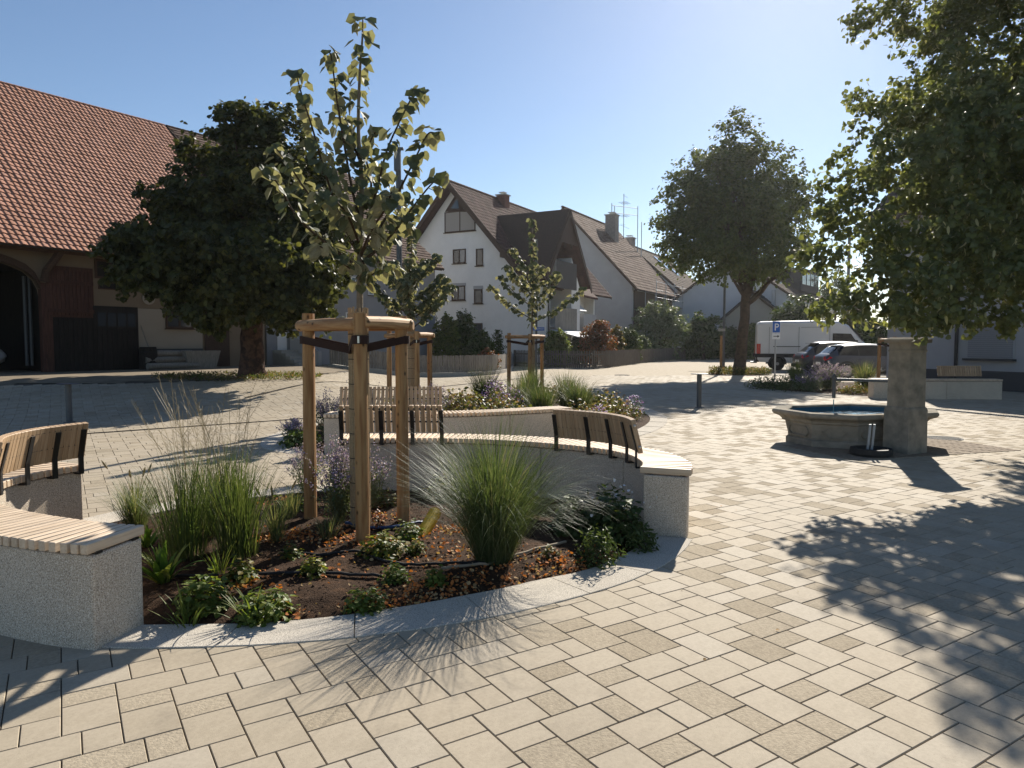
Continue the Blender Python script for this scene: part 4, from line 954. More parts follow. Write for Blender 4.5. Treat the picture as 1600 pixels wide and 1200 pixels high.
he = Bld('clad_house', 'white clad gabled house with dark dormer behind the van', 'house', (26 - .804 * 6.2, 65 + .594 * 6.2), (.594, .804))
he.slab('wall', M['clad'], [(0, -6, 0), (0, 6.0, 0), (0, 6.0, 5.4), (0, 0, 9.6), (0, -6, 5.4)], (15, 0, 0))
for i in range(26):
    z = .4 + i * .34; bm_ = 6.0 if z < 5.4 else 6.0 - (z - 5.4) * 6 / 4.2
    if bm_ > .3: he.box('cladding_board', M['clad'], (-.03, -bm_ + .02, z), (-.002, bm_ - .02, z + .30))
he.roof(-.35, 15.3, 6.6, 5.2, 9.9, 0, tiles='dusty', row=.36, col=.34, stag=True)
he.box('eave_fascia', M['clad'], (-.3, 6.5, 4.75), (15.2, 6.75, 5.15))
dm = he.box('dormer', M['slate_wall'] if 'slate_wall' in M else TILE['slate'][0], (6, 1.2, 6.6), (13, 4.9, 8.9))
for i in range(4): he.box('dormer_window', M['pane'], (6.4 + i * 1.65, 4.9, 7.3), (7.7 + i * 1.65, 4.94, 8.5), dm)
roof_rect(he, 2.2, 3.2, 2.5, 4.0, 6.6, 5.2, 9.9, M['sky_glass'], 'skylight', .16)
for i in range(3): he.box('window', M['pane'], (4.5 + i * 3, 5.97, 2.8), (5.6 + i * 3, 6.03, 4.1))
hf = Bld('lean_to_house', 'low beige house with a steep dark roof before the clad house', 'house', (22.3, 66), (.594, .804))
hf.slab('wall', M['beige_render'], [(0, -3.2, 0), (0, 2.9, 0), (0, 2.9, 3.6), (0, 0, 5.9), (0, -3.2, 3.4)], (7, 0, 0))
hf.roof(-.3, 7.2, 3.3, 3.5, 6.2, 0, tiles='slate', row=.36, col=.34, stag=True)
hf.chimney(.8, 1.6, 4.4, 6.3, .3, M['zinc'], False)
for i in range(2): hf.box('window', M['pane'], (-.05, -1.8 + i * 2.2, 1.2), (-.01, -.9 + i * 2.2, 2.4))
# ---- white house wall with shutter on the right
rh = Bld('shuttered_house', 'white house with a closed grey roller shutter and dark plinth at right', 'house', (13.5, 25.6), (.41, -.91))
wf = 0.0
rh.slab('wall', M['grey_render'], [(0, 0, 0), (16, 0, 0), (16, 0, 6), (0, 0, 6)], (0, -8, 0))
rh.slab('plinth', M['plinth'], [(1.3, .0, 0), (16, .0, 0), (16, .0, rh.onf(1500, 578)[1]), (1.3, .0, rh.onf(1500, 578)[1])], (0, .05, 0))
a0, z1 = rh.onf(1515, 505); a1, z0 = rh.onf(1583, 560)
sh = rh.box('shutter_frame', M['grey_render'], (a0 - .06, .0, z0 - .02), (a1 + .06, .03, z1 + .05))
n = 17
for i in range(n): rh.box('shutter_slat', M['shutter'], (a0, .032, z0 + (z1 - z0) * i / n + .004), (a1, .05, z0 + (z1 - z0) * (i + 1) / n - .004), sh)
rh.box('sill', M['plinth'], (a0 - .1, .0, z0 - .09), (a1 + .1, .16, z0 - .022))
a, z = rh.onf(1497, 540); MB().tube([rh.p(a, .09, .02), rh.p(a, .09, 6)], .055, 10).build('downpipe', M['gutter'], rh.t)
rh.slab('roof', TILE['dusty'][0], [(-.5, .7, 5.9), (16.5, .7, 5.9), (16.5, -4, 10), (-.5, -4, 10)], (0, 0, -.2))
rh.slab('back_roof', TILE['dusty'][0], [(-.5, -8.5, 5.9), (16.5, -8.5, 5.9), (16.5, -4, 10), (-.5, -4, 10)], (0, 0, -.2))
for a in (-.005, 15.9): rh.slab('gable', M['white_render'], [(a + .02, -.1, 6), (a + .02, -4, 9.7), (a + .02, -7.9, 6)], (.08, 0, 0))
# distant hill
hm = MB(); n = 60
hh = [6 + 10 * (mnoise.noise(Vector((i * .13, 3.1, 0))) + .5) for i in range(n + 1)]
rr = [[(-1000 + 2000 * i / n, 700, -5), (-1000 + 2000 * i / n, 740, max(4, hh[i])), (-1000 + 2000 * i / n, 790, max(5, hh[i] + 2)), (-1000 + 2000 * i / n, 840, -5)] for i in range(n + 1)]
M['hill'] = mat('blue_hill', (.10, .14, .16), .95, .1, noise=(.004, .2)); hm.rings(rr, closed=False, cap=False).build('hills', M['hill'], kind='structure')

# ================================================================== FENCES, LAMPS, SIGNS, BOLLARDS
def picket_fence(name, label, path, h, pitch, pw, m, plinth=0, round_top=False, gap_top=0):
    c = Curve2([(p[0], p[1]) for p in path], 12); o = c.at(0)[0]
    t = thing(name, label, 'fence', (o.x, o.y, 0))
    n = int(c.len / pitch)
    mb = MB(); mb.rings([[(-pw / 2, -.012, 0), (pw / 2, -.012, 0), (pw / 2, .012, 0), (-pw / 2, .012, 0)], [(-pw / 2, -.012, h - .05), (pw / 2, -.012, h - .05), (pw / 2, .012, h - .05), (-pw / 2, .012, h - .05)],
              [(-pw / 3, -.012, h), (pw / 3, -.012, h), (pw / 3, .012, h), (-pw / 3, .012, h)]])
    me = mb.mesh('picket', m)
    for i in range(n):
        p, tg, nn = c.at(c.len * (i + .5) / n)
        place('picket', me, t, frame((p.x, p.y, H(p.x, p.y) + plinth + .02 + random.uniform(-.012, .012)), tg) @ Matrix.Rotation(random.uniform(-.012, .012), 4, 'Y'))
    for z in (plinth + .22, plinth + h - .2):
        rr = []
        for i in range(int(c.len / .4) + 1):
            p, tg, nn = c.at(i * .4); q = p + nn * .016
            hz = H(q.x, q.y); rr.append([(*(q.xy), z - .04 + hz), (*((q + nn * .035).xy), z - .04 + hz), (*((q + nn * .035).xy), z + .04 + hz), (*(q.xy), z + .04 + hz)])
        MB().rings(rr).build('rail', m, t)
    k = max(2, int(c.len / 2.2))
    for i in range(k + 1):
        p, tg, nn = c.at(c.len * i / k); MB().box((0, .10, (plinth + h) / 2), (.09, .09, plinth + h + .05), frame((p.x, p.y, H(p.x, p.y)), tg)).build('post', m, t)
    if plinth:
        rr = []
        for i in range(int(c.len / .4) + 1):
            p, tg, nn = c.at(i * .4); a, b = p - nn * .1, p + nn * .1
            hz = H(p.x, p.y); rr.append([(a.x, a.y, -.1 + hz), (a.x, a.y, plinth + hz), (b.x, b.y, plinth + hz), (b.x, b.y, -.1 + hz)])
        MB().rings(rr).build('plinth', M['plain_concrete'], t)
    return t
picket_fence('picket_fence', 'pale weathered board fence curving on a low concrete plinth round the corner garden', [G(575, 581), G(620, 586), G(677, 588.5), (G(735, 587)), G(775, 584), G(795, 579), G(799, 573), G(790, 568)], .74, .115, .095, M['fence_wood'], .16)
picket_fence('picket_fence', 'short grey board fence beside the stone front steps', [G(515, 573), G(545, 577), G(574, 581)], .8, .13, .10, M['fence_wood'], .12)
picket_fence('picket_fence', 'long dark picket fence before the shrubs of the white house', [G(802, 572), G(829, 573.5), G(880, 574.8), G(942, 575.2), G(1006, 567), G(1050, 563), G(1072, 561.5)], 1.0, .155, .075, M['fence_dark'])

def lamp_post(label, base, h, side=1, s=1):
    t = thing('street_lamp', label, 'street lamp', base, group='slim street lamps on the square')
    x, y = base.x, base.y
    MB().lathe([(.075 * s, 0), (.075 * s, 1.0), (.06 * s, 1.02), (.055 * s, h)], (x, y, 0), 14).build('pole', M['grey_steel'], t, smooth=False)
    MB().lathe([(.13, 0), (.13, .02), (.08, .03)], (x, y, 0), 14).build('base_plate', M['grey_steel'], t)
    MB().box((x - side * .05, y, h - .02), (.32, .10, .05)).box((x - side * .02, y, h - .25), (.13, .13, .45)).build('lamp_head', M['grey_steel'], t, bevel=.01)
    MB().box((x - side * .12, y, h - .049), (.16, .08, .01)).build('lamp_lens', M['pane_light'], t)
    MB().box((x + .07 * side, y, h - .75), (.06, .1, .18)).build('bracket_box', M['grey_steel'], t)
    return t
lamp_post('grey street lamp rising behind the front young tree', Vector((-2.36, 15.0, 0)), 5.53)
lamp_post('slim street lamp beside the round street tree', G(1130, 583), 6.0)
lamp_post('street lamp partly hidden by the big lime crown', P(1322, 563, 52) * 1 - Vector((0, 0, P(1322, 563, 52).z)), 9.2, 1, 1.8)
# small sign on the second lamp
ps = G(1125, 583.5); t = thing('post_sign', 'small pale sign on a wooden stake by the street lamp', 'sign', ps)
MB().box((ps.x, ps.y - .12, .9), (.10, .06, 1.85)).build('stake', M['stake'], t); MB().box((ps.x, ps.y - .14, 1.98 + .12), (.36, .03, .13)).build('board', M['plain_concrete'], t)

def bollard(label, base, h):
    t = thing('bollard', label, 'bollard', base, group='slim bollards with thin disc caps')
    MB().lathe([(.055, 0), (.055, h)], base, 16).build('shaft', M['grey_steel'], t, smooth=False)
    MB().lathe([(.10, 0), (.10, .012), (.057, .02)], base, 16).build('foot_ring', M['grey_steel'], t)
    MB().lathe([(.19, h), (.2, h + .006), (.19, h + .014), (.02, h + .02)], base, 24).build('disc_cap', M['grey_steel'], t)
bollard('slim grey bollard standing alone on the sunny paving before the street tree', G(1092, 637), .77)
bollard('slim grey bollard behind the left bench backrest', G(108.5, 660), .72)

M['sign_blue'] = mat('sign_blue', (.01, .10, .42), .35, .5); M['sign_white'] = mat('sign_white', (.75, .75, .75), .4, .5); M['sign_black'] = mat('sign_black', (.01, .01, .01), .5, .4); M['sign_red'] = mat('sign_red', (.5, .012, .015), .4, .5)
b = G(1210.5, 592); t = thing('parking_sign', 'blue parking sign with white P and arrow plate on a grey post', 'sign', b)
k = b.y / F
MB().tube([(b.x, b.y, 0), (b.x, b.y, 2.35)], .033, 10).build('post', M['zinc'], t)
zc = P(1210, 511, b.y).z; pw, ph = 12.5 * k, 18 * k
pl = MB().box((b.x, b.y - .045, zc), (pw, .02, ph)).build('sign_plate', M['sign_white'], t, bevel=.004)
MB().box((b.x, b.y - .057, zc), (pw - .03, .008, ph - .03)).build('blue_field', M['sign_blue'], pl)
m = MB(); sx = .043; x0, zb, zt = b.x - pw * .2, zc - ph * .3, zc + ph * .3; y = b.y - .0645
m.box((x0 + sx / 2, y, zc), (sx, .006, zt - zb)); rz_ = (zt - zb) * .29
rr = []
for j in range(11):
    w = pi / 2 - pi * j / 10; cxx, czz = x0 + sx + .045, zt - rz_
    rr.append([(cxx + rz_ * cos(w), y - .003, czz + rz_ * sin(w)), (cxx + rz_ * cos(w), y + .003, czz + rz_ * sin(w)), (cxx + (rz_ - sx) * cos(w), y + .003, czz + (rz_ - sx) * sin(w)), (cxx + (rz_ - sx) * cos(w), y - .003, czz + (rz_ - sx) * sin(w))])
m.rings(rr); m.box((x0 + sx + .0225, y, zt - sx / 2), (.045, .006, sx)); m.box((x0 + sx + .0225, y, zt - 2 * rz_ + sx / 2), (.045, .006, sx)); m.build('letter_P', M['sign_white'], pl)
z2 = P(1210, 525.5, b.y).z; pw2, ph2 = 12.5 * k, 9 * k
p2 = MB().box((b.x, b.y - .045, z2), (pw2, .02, ph2)).build('arrow_plate', M['sign_white'], t, bevel=.004)
m = MB(); y = b.y - .058; m.box((b.x - .02, y, z2), (.18, .006, .028)); m.slab([(b.x + .055, y - .003, z2 + .055), (b.x + .055, y - .003, z2 - .055), (b.x + .13, y - .003, z2)], (0, .006, 0)); m.build('arrow', M['sign_black'], p2)
# street name sign by the third young tree, stop-like red sign
b = P(841.5, 514, 21.5); t = thing('street_name_sign', 'small blue street name sign on a dark post behind the third young tree', 'sign', (P(838, 514, 21.5).x, 21.5, 0))
MB().tube([(P(838, 514, 21.5).x, 21.5, 0), (P(838, 514, 21.5).x, 21.5, 4.6)], .035, 10).build('post', M['grey_steel'], t)
MB().box((b.x, b.y - .05, b.z), (.34, .015, .10)).build('name_plate', M['sign_blue'], t); 
m = MB()
for i in range(9): m.box((b.x - .13 + i * .033, b.y - .0585, b.z + random.uniform(-.004, .004)), (.016, .003, .03))
m.build('lettering', M['sign_white'], t)
b = P(1321, 516, 41); t = thing('round_sign', 'small round red road sign half hidden by lime leaves', 'sign', (b.x, b.y, 0))
MB().tube([(b.x, b.y, 0), (b.x, b.y, b.z + .25)], .035, 8).build('post', M['zinc'], t); MB().lathe([(.29, 0), (.29, .02)], (0, 0, 0), 24).build('disc', M['sign_red'], t, mw=frame((b.x, b.y - .07, b.z), (1, 0, 0), (0, -1, 0))); MB().box((b.x, b.y - .095, b.z), (.4, .008, .09)).build('white_bar', M['sign_white'], t)

# ================================================================== FOUNTAIN
FC = Vector((5.16, 10.68, 0)); fa = radians(17); fu = Vector((cos(fa), sin(fa), 0)); fv = Vector((-sin(fa), cos(fa), 0))
ft = thing('stone_fountain', 'old octagonal stone trough fountain with square pillar and blue basin', 'fountain', FC)
def octo(hl, hw, ch, z): return [FC + fu * x + fv * y + Vector((0, 0, z)) for x, y in ((-hl, -hw + ch), (-hl + ch, -hw), (hl - ch, -hw), (hl, -hw + ch), (hl, hw - ch), (hl - ch, hw), (-hl + ch, hw), (-hl, hw - ch))]
prof = [(.99, .70, -.02), (.99, .70, .09), (.96, .67, .11), (.985, .695, .24), (1.0, .71, .335), (1.035, .745, .345), (1.035, .745, .37), (1.06, .77, .40), (1.12, .83, .43), (1.135, .845, .455), (1.135, .845, .485), (1.12, .83, .50), (.99, .70, .50), (.975, .685, .49), (.97, .68, .12)]
MB().rings([octo(a, b, .42, z) for a, b, z in prof]).build('trough', M['stonework'], ft, bevel=.008)
MB().rings([octo(.968, .678, .419, .47), octo(.966, .676, .418, .125)], cap=False).build('basin_lining', M['basin_blue'], ft)
MB().rings([octo(.966, .676, .418, .128), octo(.5, .3, .2, .129)]).build('basin_floor', M['basin_blue'], ft)
wm = bpy.data.materials.new('water'); wm.use_nodes = True; wb_ = wm.node_tree.nodes['Principled BSDF']; wb_.inputs['Base Color'].default_value = (.35, .75, .9, 1); wb_.inputs['Roughness'].default_value = .02; wb_.inputs['Transmission Weight'].default_value = 1; wb_.inputs['IOR'].default_value = 1.33
wt = wm.node_tree.nodes.new('ShaderNodeTexNoise'); wt.inputs['Scale'].default_value = 14; wbp = wm.node_tree.nodes.new('ShaderNodeBump'); wbp.inputs['Strength'].default_value = .25; wbp.inputs['Distance'].default_value = .02
wm.node_tree.links.new(wt.outputs[0], wbp.inputs['Height']); wm.node_tree.links.new(wbp.outputs[0], wb_.inputs['Normal'])
q = MB(); q.add(octo(.967, .677, .419, .43), [tuple(range(8))]); q.build('water', wm, ft)
# carved panels on the three near faces
def panel(c0, c1, a0, a1, z0, z1, oct_=False):
    d = (c1 - c0); e = d.normalized(); nrm = Vector((e.y, -e.x, 0)); L = d.length
    pts = [(a0 * L, z0), (a1 * L, z0), (a1 * L, z1), (a0 * L, z1)]
    ch = .05 if not oct_ else (a1 - a0) * L * .3
    x0, x1 = a0 * L, a1 * L
    def ring(k): return [(x0 + ch, z0 + k), (x1 - ch, z0 + k), (x1 - k, z0 + ch), (x1 - k, z1 - ch), (x1 - ch, z1 - k), (x0 + ch, z1 - k), (x0 + k, z1 - ch), (x0 + k, z0 + ch)]
    o, i = ring(0), ring(.014); m = MB(); f = lambda p, q: c0 + e * p[0] + Vector((0, 0, p[1])) + nrm * q
    for j in range(8):
        k = (j + 1) % 8; m.add([f(o[j], .02), f(o[k], .02), f(i[k], .02), f(i[j], .02), f(o[j], -.02), f(o[k], -.02), f(i[k], -.02), f(i[j], -.02)], [(0, 1, 2, 3), (4, 7, 6, 5), (0, 4, 5, 1), (3, 2, 6, 7), (1, 5, 6, 2), (0, 3, 7, 4)])
    m.build('carved_panel', M['stonework'], ft)
oo = octo(.985, .695, .42, 0)
panel(oo[7], oo[0], .12, .88, .14, .29); panel(oo[0], oo[1], .22, .78, .135, .30, True); panel(oo[1], oo[2], .06, .42, .14, .29)
pc = Vector((5.375, 9.66, 0)); pa = radians(24)
def sq(h, z, dx=0): return [pc + Matrix.Rotation(pa, 3, 'Z') @ Vector((x * h, y * h, 0)) + Vector((0, 0, z)) for x, y in ((-1, -1), (1, -1), (1, 1), (-1, 1))]
MB().rings([sq(h, z) for h, z in ((.192, -.02), (.188, .58), (.180, .615), (.165, .63), (.160, 1.37), (.168, 1.375), (.168, 1.40), (.160, 1.405), (.163, 1.49), (.205, 1.495), (.207, 1.54), (.15, 1.57))]).build('pillar', M['stonework'], ft, bevel=.012)
s0 = pc + Vector((-.1, .1, 1.0 - .07)); s1 = FC + fu * -.42 + fv * -.05 + Vector((0, 0, .955)); s0.z = .965
MB().tube([s0, s1], .021, 10).tube([s1 + Vector((0, 0, .03)), s1 + Vector((0, 0, -.28))], .025, 10).lathe([(.034, -.02), (.036, .0), (.02, .035), (.008, .055)], s1 + Vector((0, 0, .03)), 10).build('spout', M['grey_steel'], ft)
MB().tube([s1 + Vector((0, 0, -.30)), s1 + Vector((0, 0, -.525))], [.008, .005], 6).build('water_jet', wm, ft)
bw = G(1362, 712); bw = Vector((bw.x, bw.y + .02, 0))
t = thing('drain_bowl', 'low round black bowl at the foot of the fountain', 'bowl', bw)
MB().lathe([(.25, 0), (.265, .04), (.255, .10), (.2, .105), (.16, .05), (.01, .045)], bw, 28).build('bowl', M['rubber'], t, smooth=False)
for dx in (-.025, .03): MB().rings([[(bw.x + dx + sx * .014 + .03 * zz, bw.y + .05 + sy * .01, .05 + .36 * zz) for sx, sy in ((-1, -1), (1, -1), (1, 1), (-1, 1))] for zz in (0, 1)]).build('guide_bar', M['zinc'], t)
sett = MB(); 
for i in range(26):
    for j in range(12):
        p = FC + fu * (-1.35 + i * .115) + fv * (-1.35 + j * .115)
        if (abs(i - 13) < 13): sett.box((p.x, p.y, .0), (.1, .1, .012 + random.random() * .004), None, 0)
M['sett'] = mat('old_setts', (.24, .19, .14), .9, .2, noise=(10, .25)); sett.build('cobble_surround', M['sett'], kind='stuff', label='small brownish setts laid round the stone fountain')

# ================================================================== VEHICLES
def wheel(t, c, r, w, side, rimc):
    """axle along y; side -1 = outer face towards -y"""
    ty = MB().lathe([(r * .66, -w / 2), (r * .92, -w / 2), (r, -w * .36), (r, w * .36), (r * .92, w / 2), (r * .66, w / 2)], c, 28, axis='Y').build('wheel', M['tyre'], t, smooth=False)
    m = MB(); yo = side * w * .38
    m.lathe([(r * .66, yo + side * .02), (r * .62, yo), (r * .56, yo - side * .03), (.01, yo - side * .03)], c, 28, axis='Y')
    for i in range(10):
        a = 2 * pi * i / 10; m.tube([Vector(c) + Vector((r * .12 * cos(a), yo + side * .005, r * .12 * sin(a))), Vector(c) + Vector((r * .6 * cos(a), yo, r * .6 * sin(a)))], r * .055, 5)
    m.lathe([(r * .16, yo + side * .015), (r * .13, yo + side * .03), (.005, yo + side * .03)], c, 12, axis='Y'); m.build('rim', rimc, ty)
M['tyre'] = mat('tyre', (.012, .012, .012), .85, .2); M['alloy'] = mat('alloy_rim', (.28, .28, .29), .35, .5, metal=.8); M['dark_alloy'] = mat('dark_rim', (.05, .05, .055), .4, .5, metal=.6)
M['trim'] = mat('black_trim', (.015, .015, .017), .6, .3); M['van_white'] = mat('van_white', (.62, .62, .63), .3, .5, coat=.4, noise=(2, .03))
M['car_grey'] = mat('car_dark_grey', (.018, .022, .034), .35, .4, coat=.25); M['car_blue'] = mat('car_slate', (.026, .033, .052), .35, .4, coat=.25)
M['tail'] = mat('tail_light', (.45, .01, .01), .2, .6, coat=.5); M['head'] = mat('head_light', (.5, .5, .5), .1, .8); M['auto_glass'] = mat('car_glass', (.008, .009, .011), .05, .25)
def loft_side(prof_top, prof_bot, xs, halfw, n=0): pass
def car(label, loc, rz, paint, L=4.35, H=1.47, Wd=1.80, hatch=0.0, cat='car'):
    t = thing('parked_car', label, cat, loc, rz, group='dark cars parked behind the planting strip'); mw = W[t].copy()
    # station: x, bottom z, belt z, roof z, half width, roof half width
    S = [(.00, .42, .78, .80, .66, .50), (.06, .30, .90, .95, .80, .60), (.22, .24, .96, 1.04, .87, .62), (.50, .22, .97, 1.30, .895, .60), (.78, .22, .965, H - .045, .90, .585), (1.25, .22, .955, H - .005, .90, .59), (1.9, .2, .945, H, .90, .59), (2.45, .2, .935, H - .04, .90, .58),
         (2.85, .2, .925, 1.27, .90, .60), (3.25, .22, .91, 1.02, .895, .64), (3.45, .22, .895, .93, .885, .66), (3.85, .24, .83, .86, .86, .62), (4.15, .27, .72, .75, .78, .52), (4.3, .34, .60, .62, .66, .42), (4.35, .42, .52, .53, .58, .36)]
    S = [(x * L / 4.35, a, b, c * 1.0, w * Wd / 1.8, rw * Wd / 1.8) for x, a, b, c, w, rw in S]
    def ring(x, z0, zb, zr, w, rw):
        h = [(w * .80, z0), (w * .97, z0 + .14), (w, z0 + (zb - z0) * .55), (w * .975, zb - .03), (w * .93, zb), (rw + .03, zr - .06 if zr - zb > .1 else zb + (zr - zb) * .6), (rw - .08, zr - .008), (rw * .5, zr + .012)]
        return [(x, -y, z) for y, z in h] + [(x, y, z) for y, z in reversed(h)]
    R = [ring(*s) for s in S]; k = 16
    body, gl = MB(), MB(); body.v = [p for r in R for p in r]
    def isglass(i, j):
        a, b = S[i], S[i + 1]
        cab = a[3] - a[2] > .06 and b[3] - b[2] > .06
        if j in (4, 10) and a[3] - a[2] > .2 and b[3] - b[2] > .2: return True
        if 5 <= j <= 9 and (i in (2, 3) or i in (7, 8)): return True
        return False
    for i in range(len(R) - 1):
        for j in range(k - 1):
            f = (i * k + j, i * k + j + 1, i * k + k + j + 1, i * k + k + j)
            if isglass(i, j):
                q = [Vector(body.v[x]) for x in f]; gl.add(q, [(0, 1, 2, 3)])
            else: body.f.append(f); body.m.append(0)
        body.f.append((i * k + k - 1, i * k, i * k + k, i * k + k + k - 1)); body.m.append(0)
    for i in (0, len(R) - 1): body.f.append(tuple(i * k + j for j in range(k))); body.m.append(0)
    bo = body.build('body', paint, t, mw=mw, smooth=True)
    gl.build('window', M['auto_glass'], t, mw=mw)
    for s in (-1, 1):
        for i in (5, 7):
            a = R[i]; m = MB(); q = [Vector(a[j]) for j in ((4, 5) if s < 0 else (11, 10))]; o = Vector((0, s * .012, 0))
            m.slab([q[0] + o, q[1] + o, q[1] + o + Vector((.05, 0, 0)), q[0] + o + Vector((.07, 0, 0))], (0, -s * .015, 0)); m.build('window_pillar', M['trim'], t, mw=mw)
        for wx in (.80 * L / 4.35, 3.48 * L / 4.35):
            rr = [[(wx + r * cos(w), s * (Wd / 2 - .01 + d), .33 + r * sin(w)) for r, d in ((.33, .012), (.40, .012), (.40, -.05), (.33, -.05))] for w in [pi * j / 12 - .1 for j in range(14)]]
            MB().rings(rr).build('wheel_arch', M['trim'], t, mw=mw)
            wheel_c = mw @ Vector((wx, s * (Wd / 2 - .115), .325)); 
            ty = MB().lathe([(.21, -.1), (.30, -.11), (.325, -.08), (.325, .08), (.30, .11), (.21, .1)], (wx, s * (Wd / 2 - .11), .325), 26, axis='Y').build('wheel', M['tyre'], t, mw=mw)
            m = MB(); c = Vector((wx, s * (Wd / 2 - .11), .325)); yo = s * .085
            m.lathe([(.215, yo + s * .02), (.2, yo), (.19, yo - s * .04), (.01, yo - s * .04)], c, 26, axis='Y')
            for i in range(7): a = 2 * pi * i / 7; m.tube([c + Vector((.03 * cos(a), yo, .03 * sin(a))), c + Vector((.2 * cos(a), yo - s * .01, .2 * sin(a)))], .022, 5)
            m.build('rim', M['alloy'], ty, mw=mw)
        MB().slab([(.02, s * .52, .80), (.02, s * .74, .74), (.26, s * .90, .86), (.20, s * .80, .93), (.05, s * .56, .92)], (-.03, s * .012, 0)).build('tail_light', M['tail'], t, mw=mw)
        MB().slab([(L - .12, s * .52, .60), (L - .24, s * .78, .66), (L - .40, s * .86, .76), (L - .24, s * .6, .74)], (.05, s * .02, .01)).build('headlight', M['head'], t, mw=mw)
        MB().box((2.95 * L / 4.35, s * (Wd / 2 + .06), .98), (.12, .2, .13)).build('mirror', paint, t, mw=mw, bevel=.03)
        for x in (1.35, 2.4): MB().box((x, s * (Wd / 2 - .004), .82), (.16, .03, .025)).build('door_handle', paint, t, mw=mw, bevel=.006)
    MB().box((.0, 0, .40), (.10, Wd * .84, .16)).build('rear_bumper_trim', M['trim'], t, mw=mw, bevel=.03)
    MB().box((-.015, 0, .62), (.02, .5, .11)).build('number_plate', M['sign_white'], t, mw=mw)
    if hatch: MB().box((.66, 0, H - .075), (.26, 1.05, .03)).build('roof_spoiler', paint, t, mw=mw, bevel=.01)
    return t
c2 = P(1292, 560, 29.4); car('slate grey hatchback parked nearest behind the fountain pillar', (c2.x, 30.2, 0), radians(-4), M['car_blue'], 4.5, 1.44, 1.8, 1)
c1 = P(1262, 560, 33); car('dark grey estate car with roof rails parked between van and hatchback', (c1.x, 34.2, 0), radians(-4), M['car_grey'], 4.6, 1.54, 1.84, 1)
# van
vx = P(1184, 560, 38).x
vt = thing('delivery_van', 'white high roof delivery van parked behind the parking sign', 'van', (vx + .3, 39.2, 0)); vm = Matrix.Translation((vx + .3, 39.2, 0)) @ Matrix.Rotation(radians(-16), 4, 'Z')
VS = [(0, .5, 2.48, .93), (.06, .46, 2.58, .97), (.18, .45, 2.62, .985), (1, .44, 2.64, .985), (3.2, .44, 2.66, .985), (4.1, .44, 2.62, .98), (4.5, .44, 2.42, .975), (4.9, .42, 1.98, .97), (5.25, .4, 1.55, .96), (5.6, .38, 1.28, .94), (5.85, .42, 1.12, .88), (5.93, .5, 1.0, .8)]
def vring(x, z0, zr, w):
    h = [(w * .95, z0), (w, z0 + .15), (w, z0 + .6 if zr > 1.3 else zr - .3), (w * .99, min(1.25, zr - .22)), (w * .96, min(1.75, zr - .16)) , (w * .90, zr - .12), (w * .78, zr - .02), (w * .4, zr + .01)]
    return [(x, -y, z) for y, z in h] + [(x, y, z) for y, z in reversed(h)]
MB().rings([vring(*s) for s in VS]).build('body', M['van_white'], vt, mw=vm, smooth=False)
for s in (-1, 1):
    MB().box((1.9, s * .992, .80), (4.0, .035, .20)).build('side_trim', M['trim'], vt, mw=vm)
    MB().box((.09, s * .975, 1.12), (.2, .06, .62)).build('tail_light', M['tail'], vt, mw=vm, bevel=.02)
    MB().box((1.5, s * .992, 1.28), (1.35, .03, .035)).build('door_rail', M['trim'], vt, mw=vm)
    for x in (2.1, .62, 3.6): MB().box((x, s * .9905, 1.55), (.014, .006, 1.55)).build('panel_seam', M['trim'], vt, mw=vm)
    MB().box((2.75, s * .99, 2.3), (1.1, .012, .015)).build('panel_seam', M['trim'], vt, mw=vm)
    m = MB().slab([(3.75, s * .985, 1.35), (5.0, s * .975, 1.35), (4.62, s * .955, 1.95), (3.75, s * .965, 1.98)], (0, s * .012, 0)).build('side_window', M['auto_glass'], vt, mw=vm)
    MB().box((4.85, s * 1.1, 1.45), (.14, .2, .34)).build('mirror', M['trim'], vt, mw=vm, bevel=.03)
    for wx in (1.05, 4.85):
        rr = [[(wx + r * cos(w), s * (.975 + d), .37 + r * sin(w)) for r, d in ((.37, .016), (.47, .016), (.47, -.05), (.37, -.05))] for w in [pi * j / 12 - .1 for j in range(14)]]
        MB().rings(rr).build('wheel_arch', M['trim'], vt, mw=vm)
        MB().lathe([(.37, s * .9), (.37, s * .985), (.02, s * .985)], (wx, 0, .40), 20, axis='Y').build('arch_recess', M['trim'], vt, mw=vm)
        c = Vector((wx, s * .93, .365)); ty = MB().lathe([(.22, -.13), (.33, -.13), (.365, -.09), (.365, .09), (.33, .13), (.22, .13)], c, 26, axis='Y').build('wheel', M['tyre'], vt, mw=vm)
        yo = s * .10; MB().lathe([(.225, yo + s * .02), (.20, yo), (.16, yo - s * .02), (.10, yo), (.08, yo + s * .04), (.005, yo + s * .04)], c, 26, axis='Y').build('rim', M['alloy'], ty, mw=vm)
    MB().box((.05, s * .7, .62), (.16, .5, .34)).build('corner_bumper', M['trim'], vt, mw=vm, bevel=.03)
MB().box((-.12, 0, .42), (.3, 1.5, .06)).build('rear_step', M['trim'], vt, mw=vm)
MB().slab([(4.62, -.80, 2.33), (4.62, .80, 2.33), (5.28, .86, 1.56), (5.28, -.86, 1.56)], (.03, 0, .03)).build('windscreen', M['auto_glass'], vt, mw=vm)
# white car just inside the barn gateway
p = bn.p(bn.onf(4, 560, -3.2)[0] - 4.3 / K_, -3.6, 0); w_ = car('white car parked inside the barn gateway', (p.x, p.y, HK), atan2(bn.u.y, bn.u.x), M['van_white'], 4.3, 1.45); w_['group'] = ''
del w_['group']

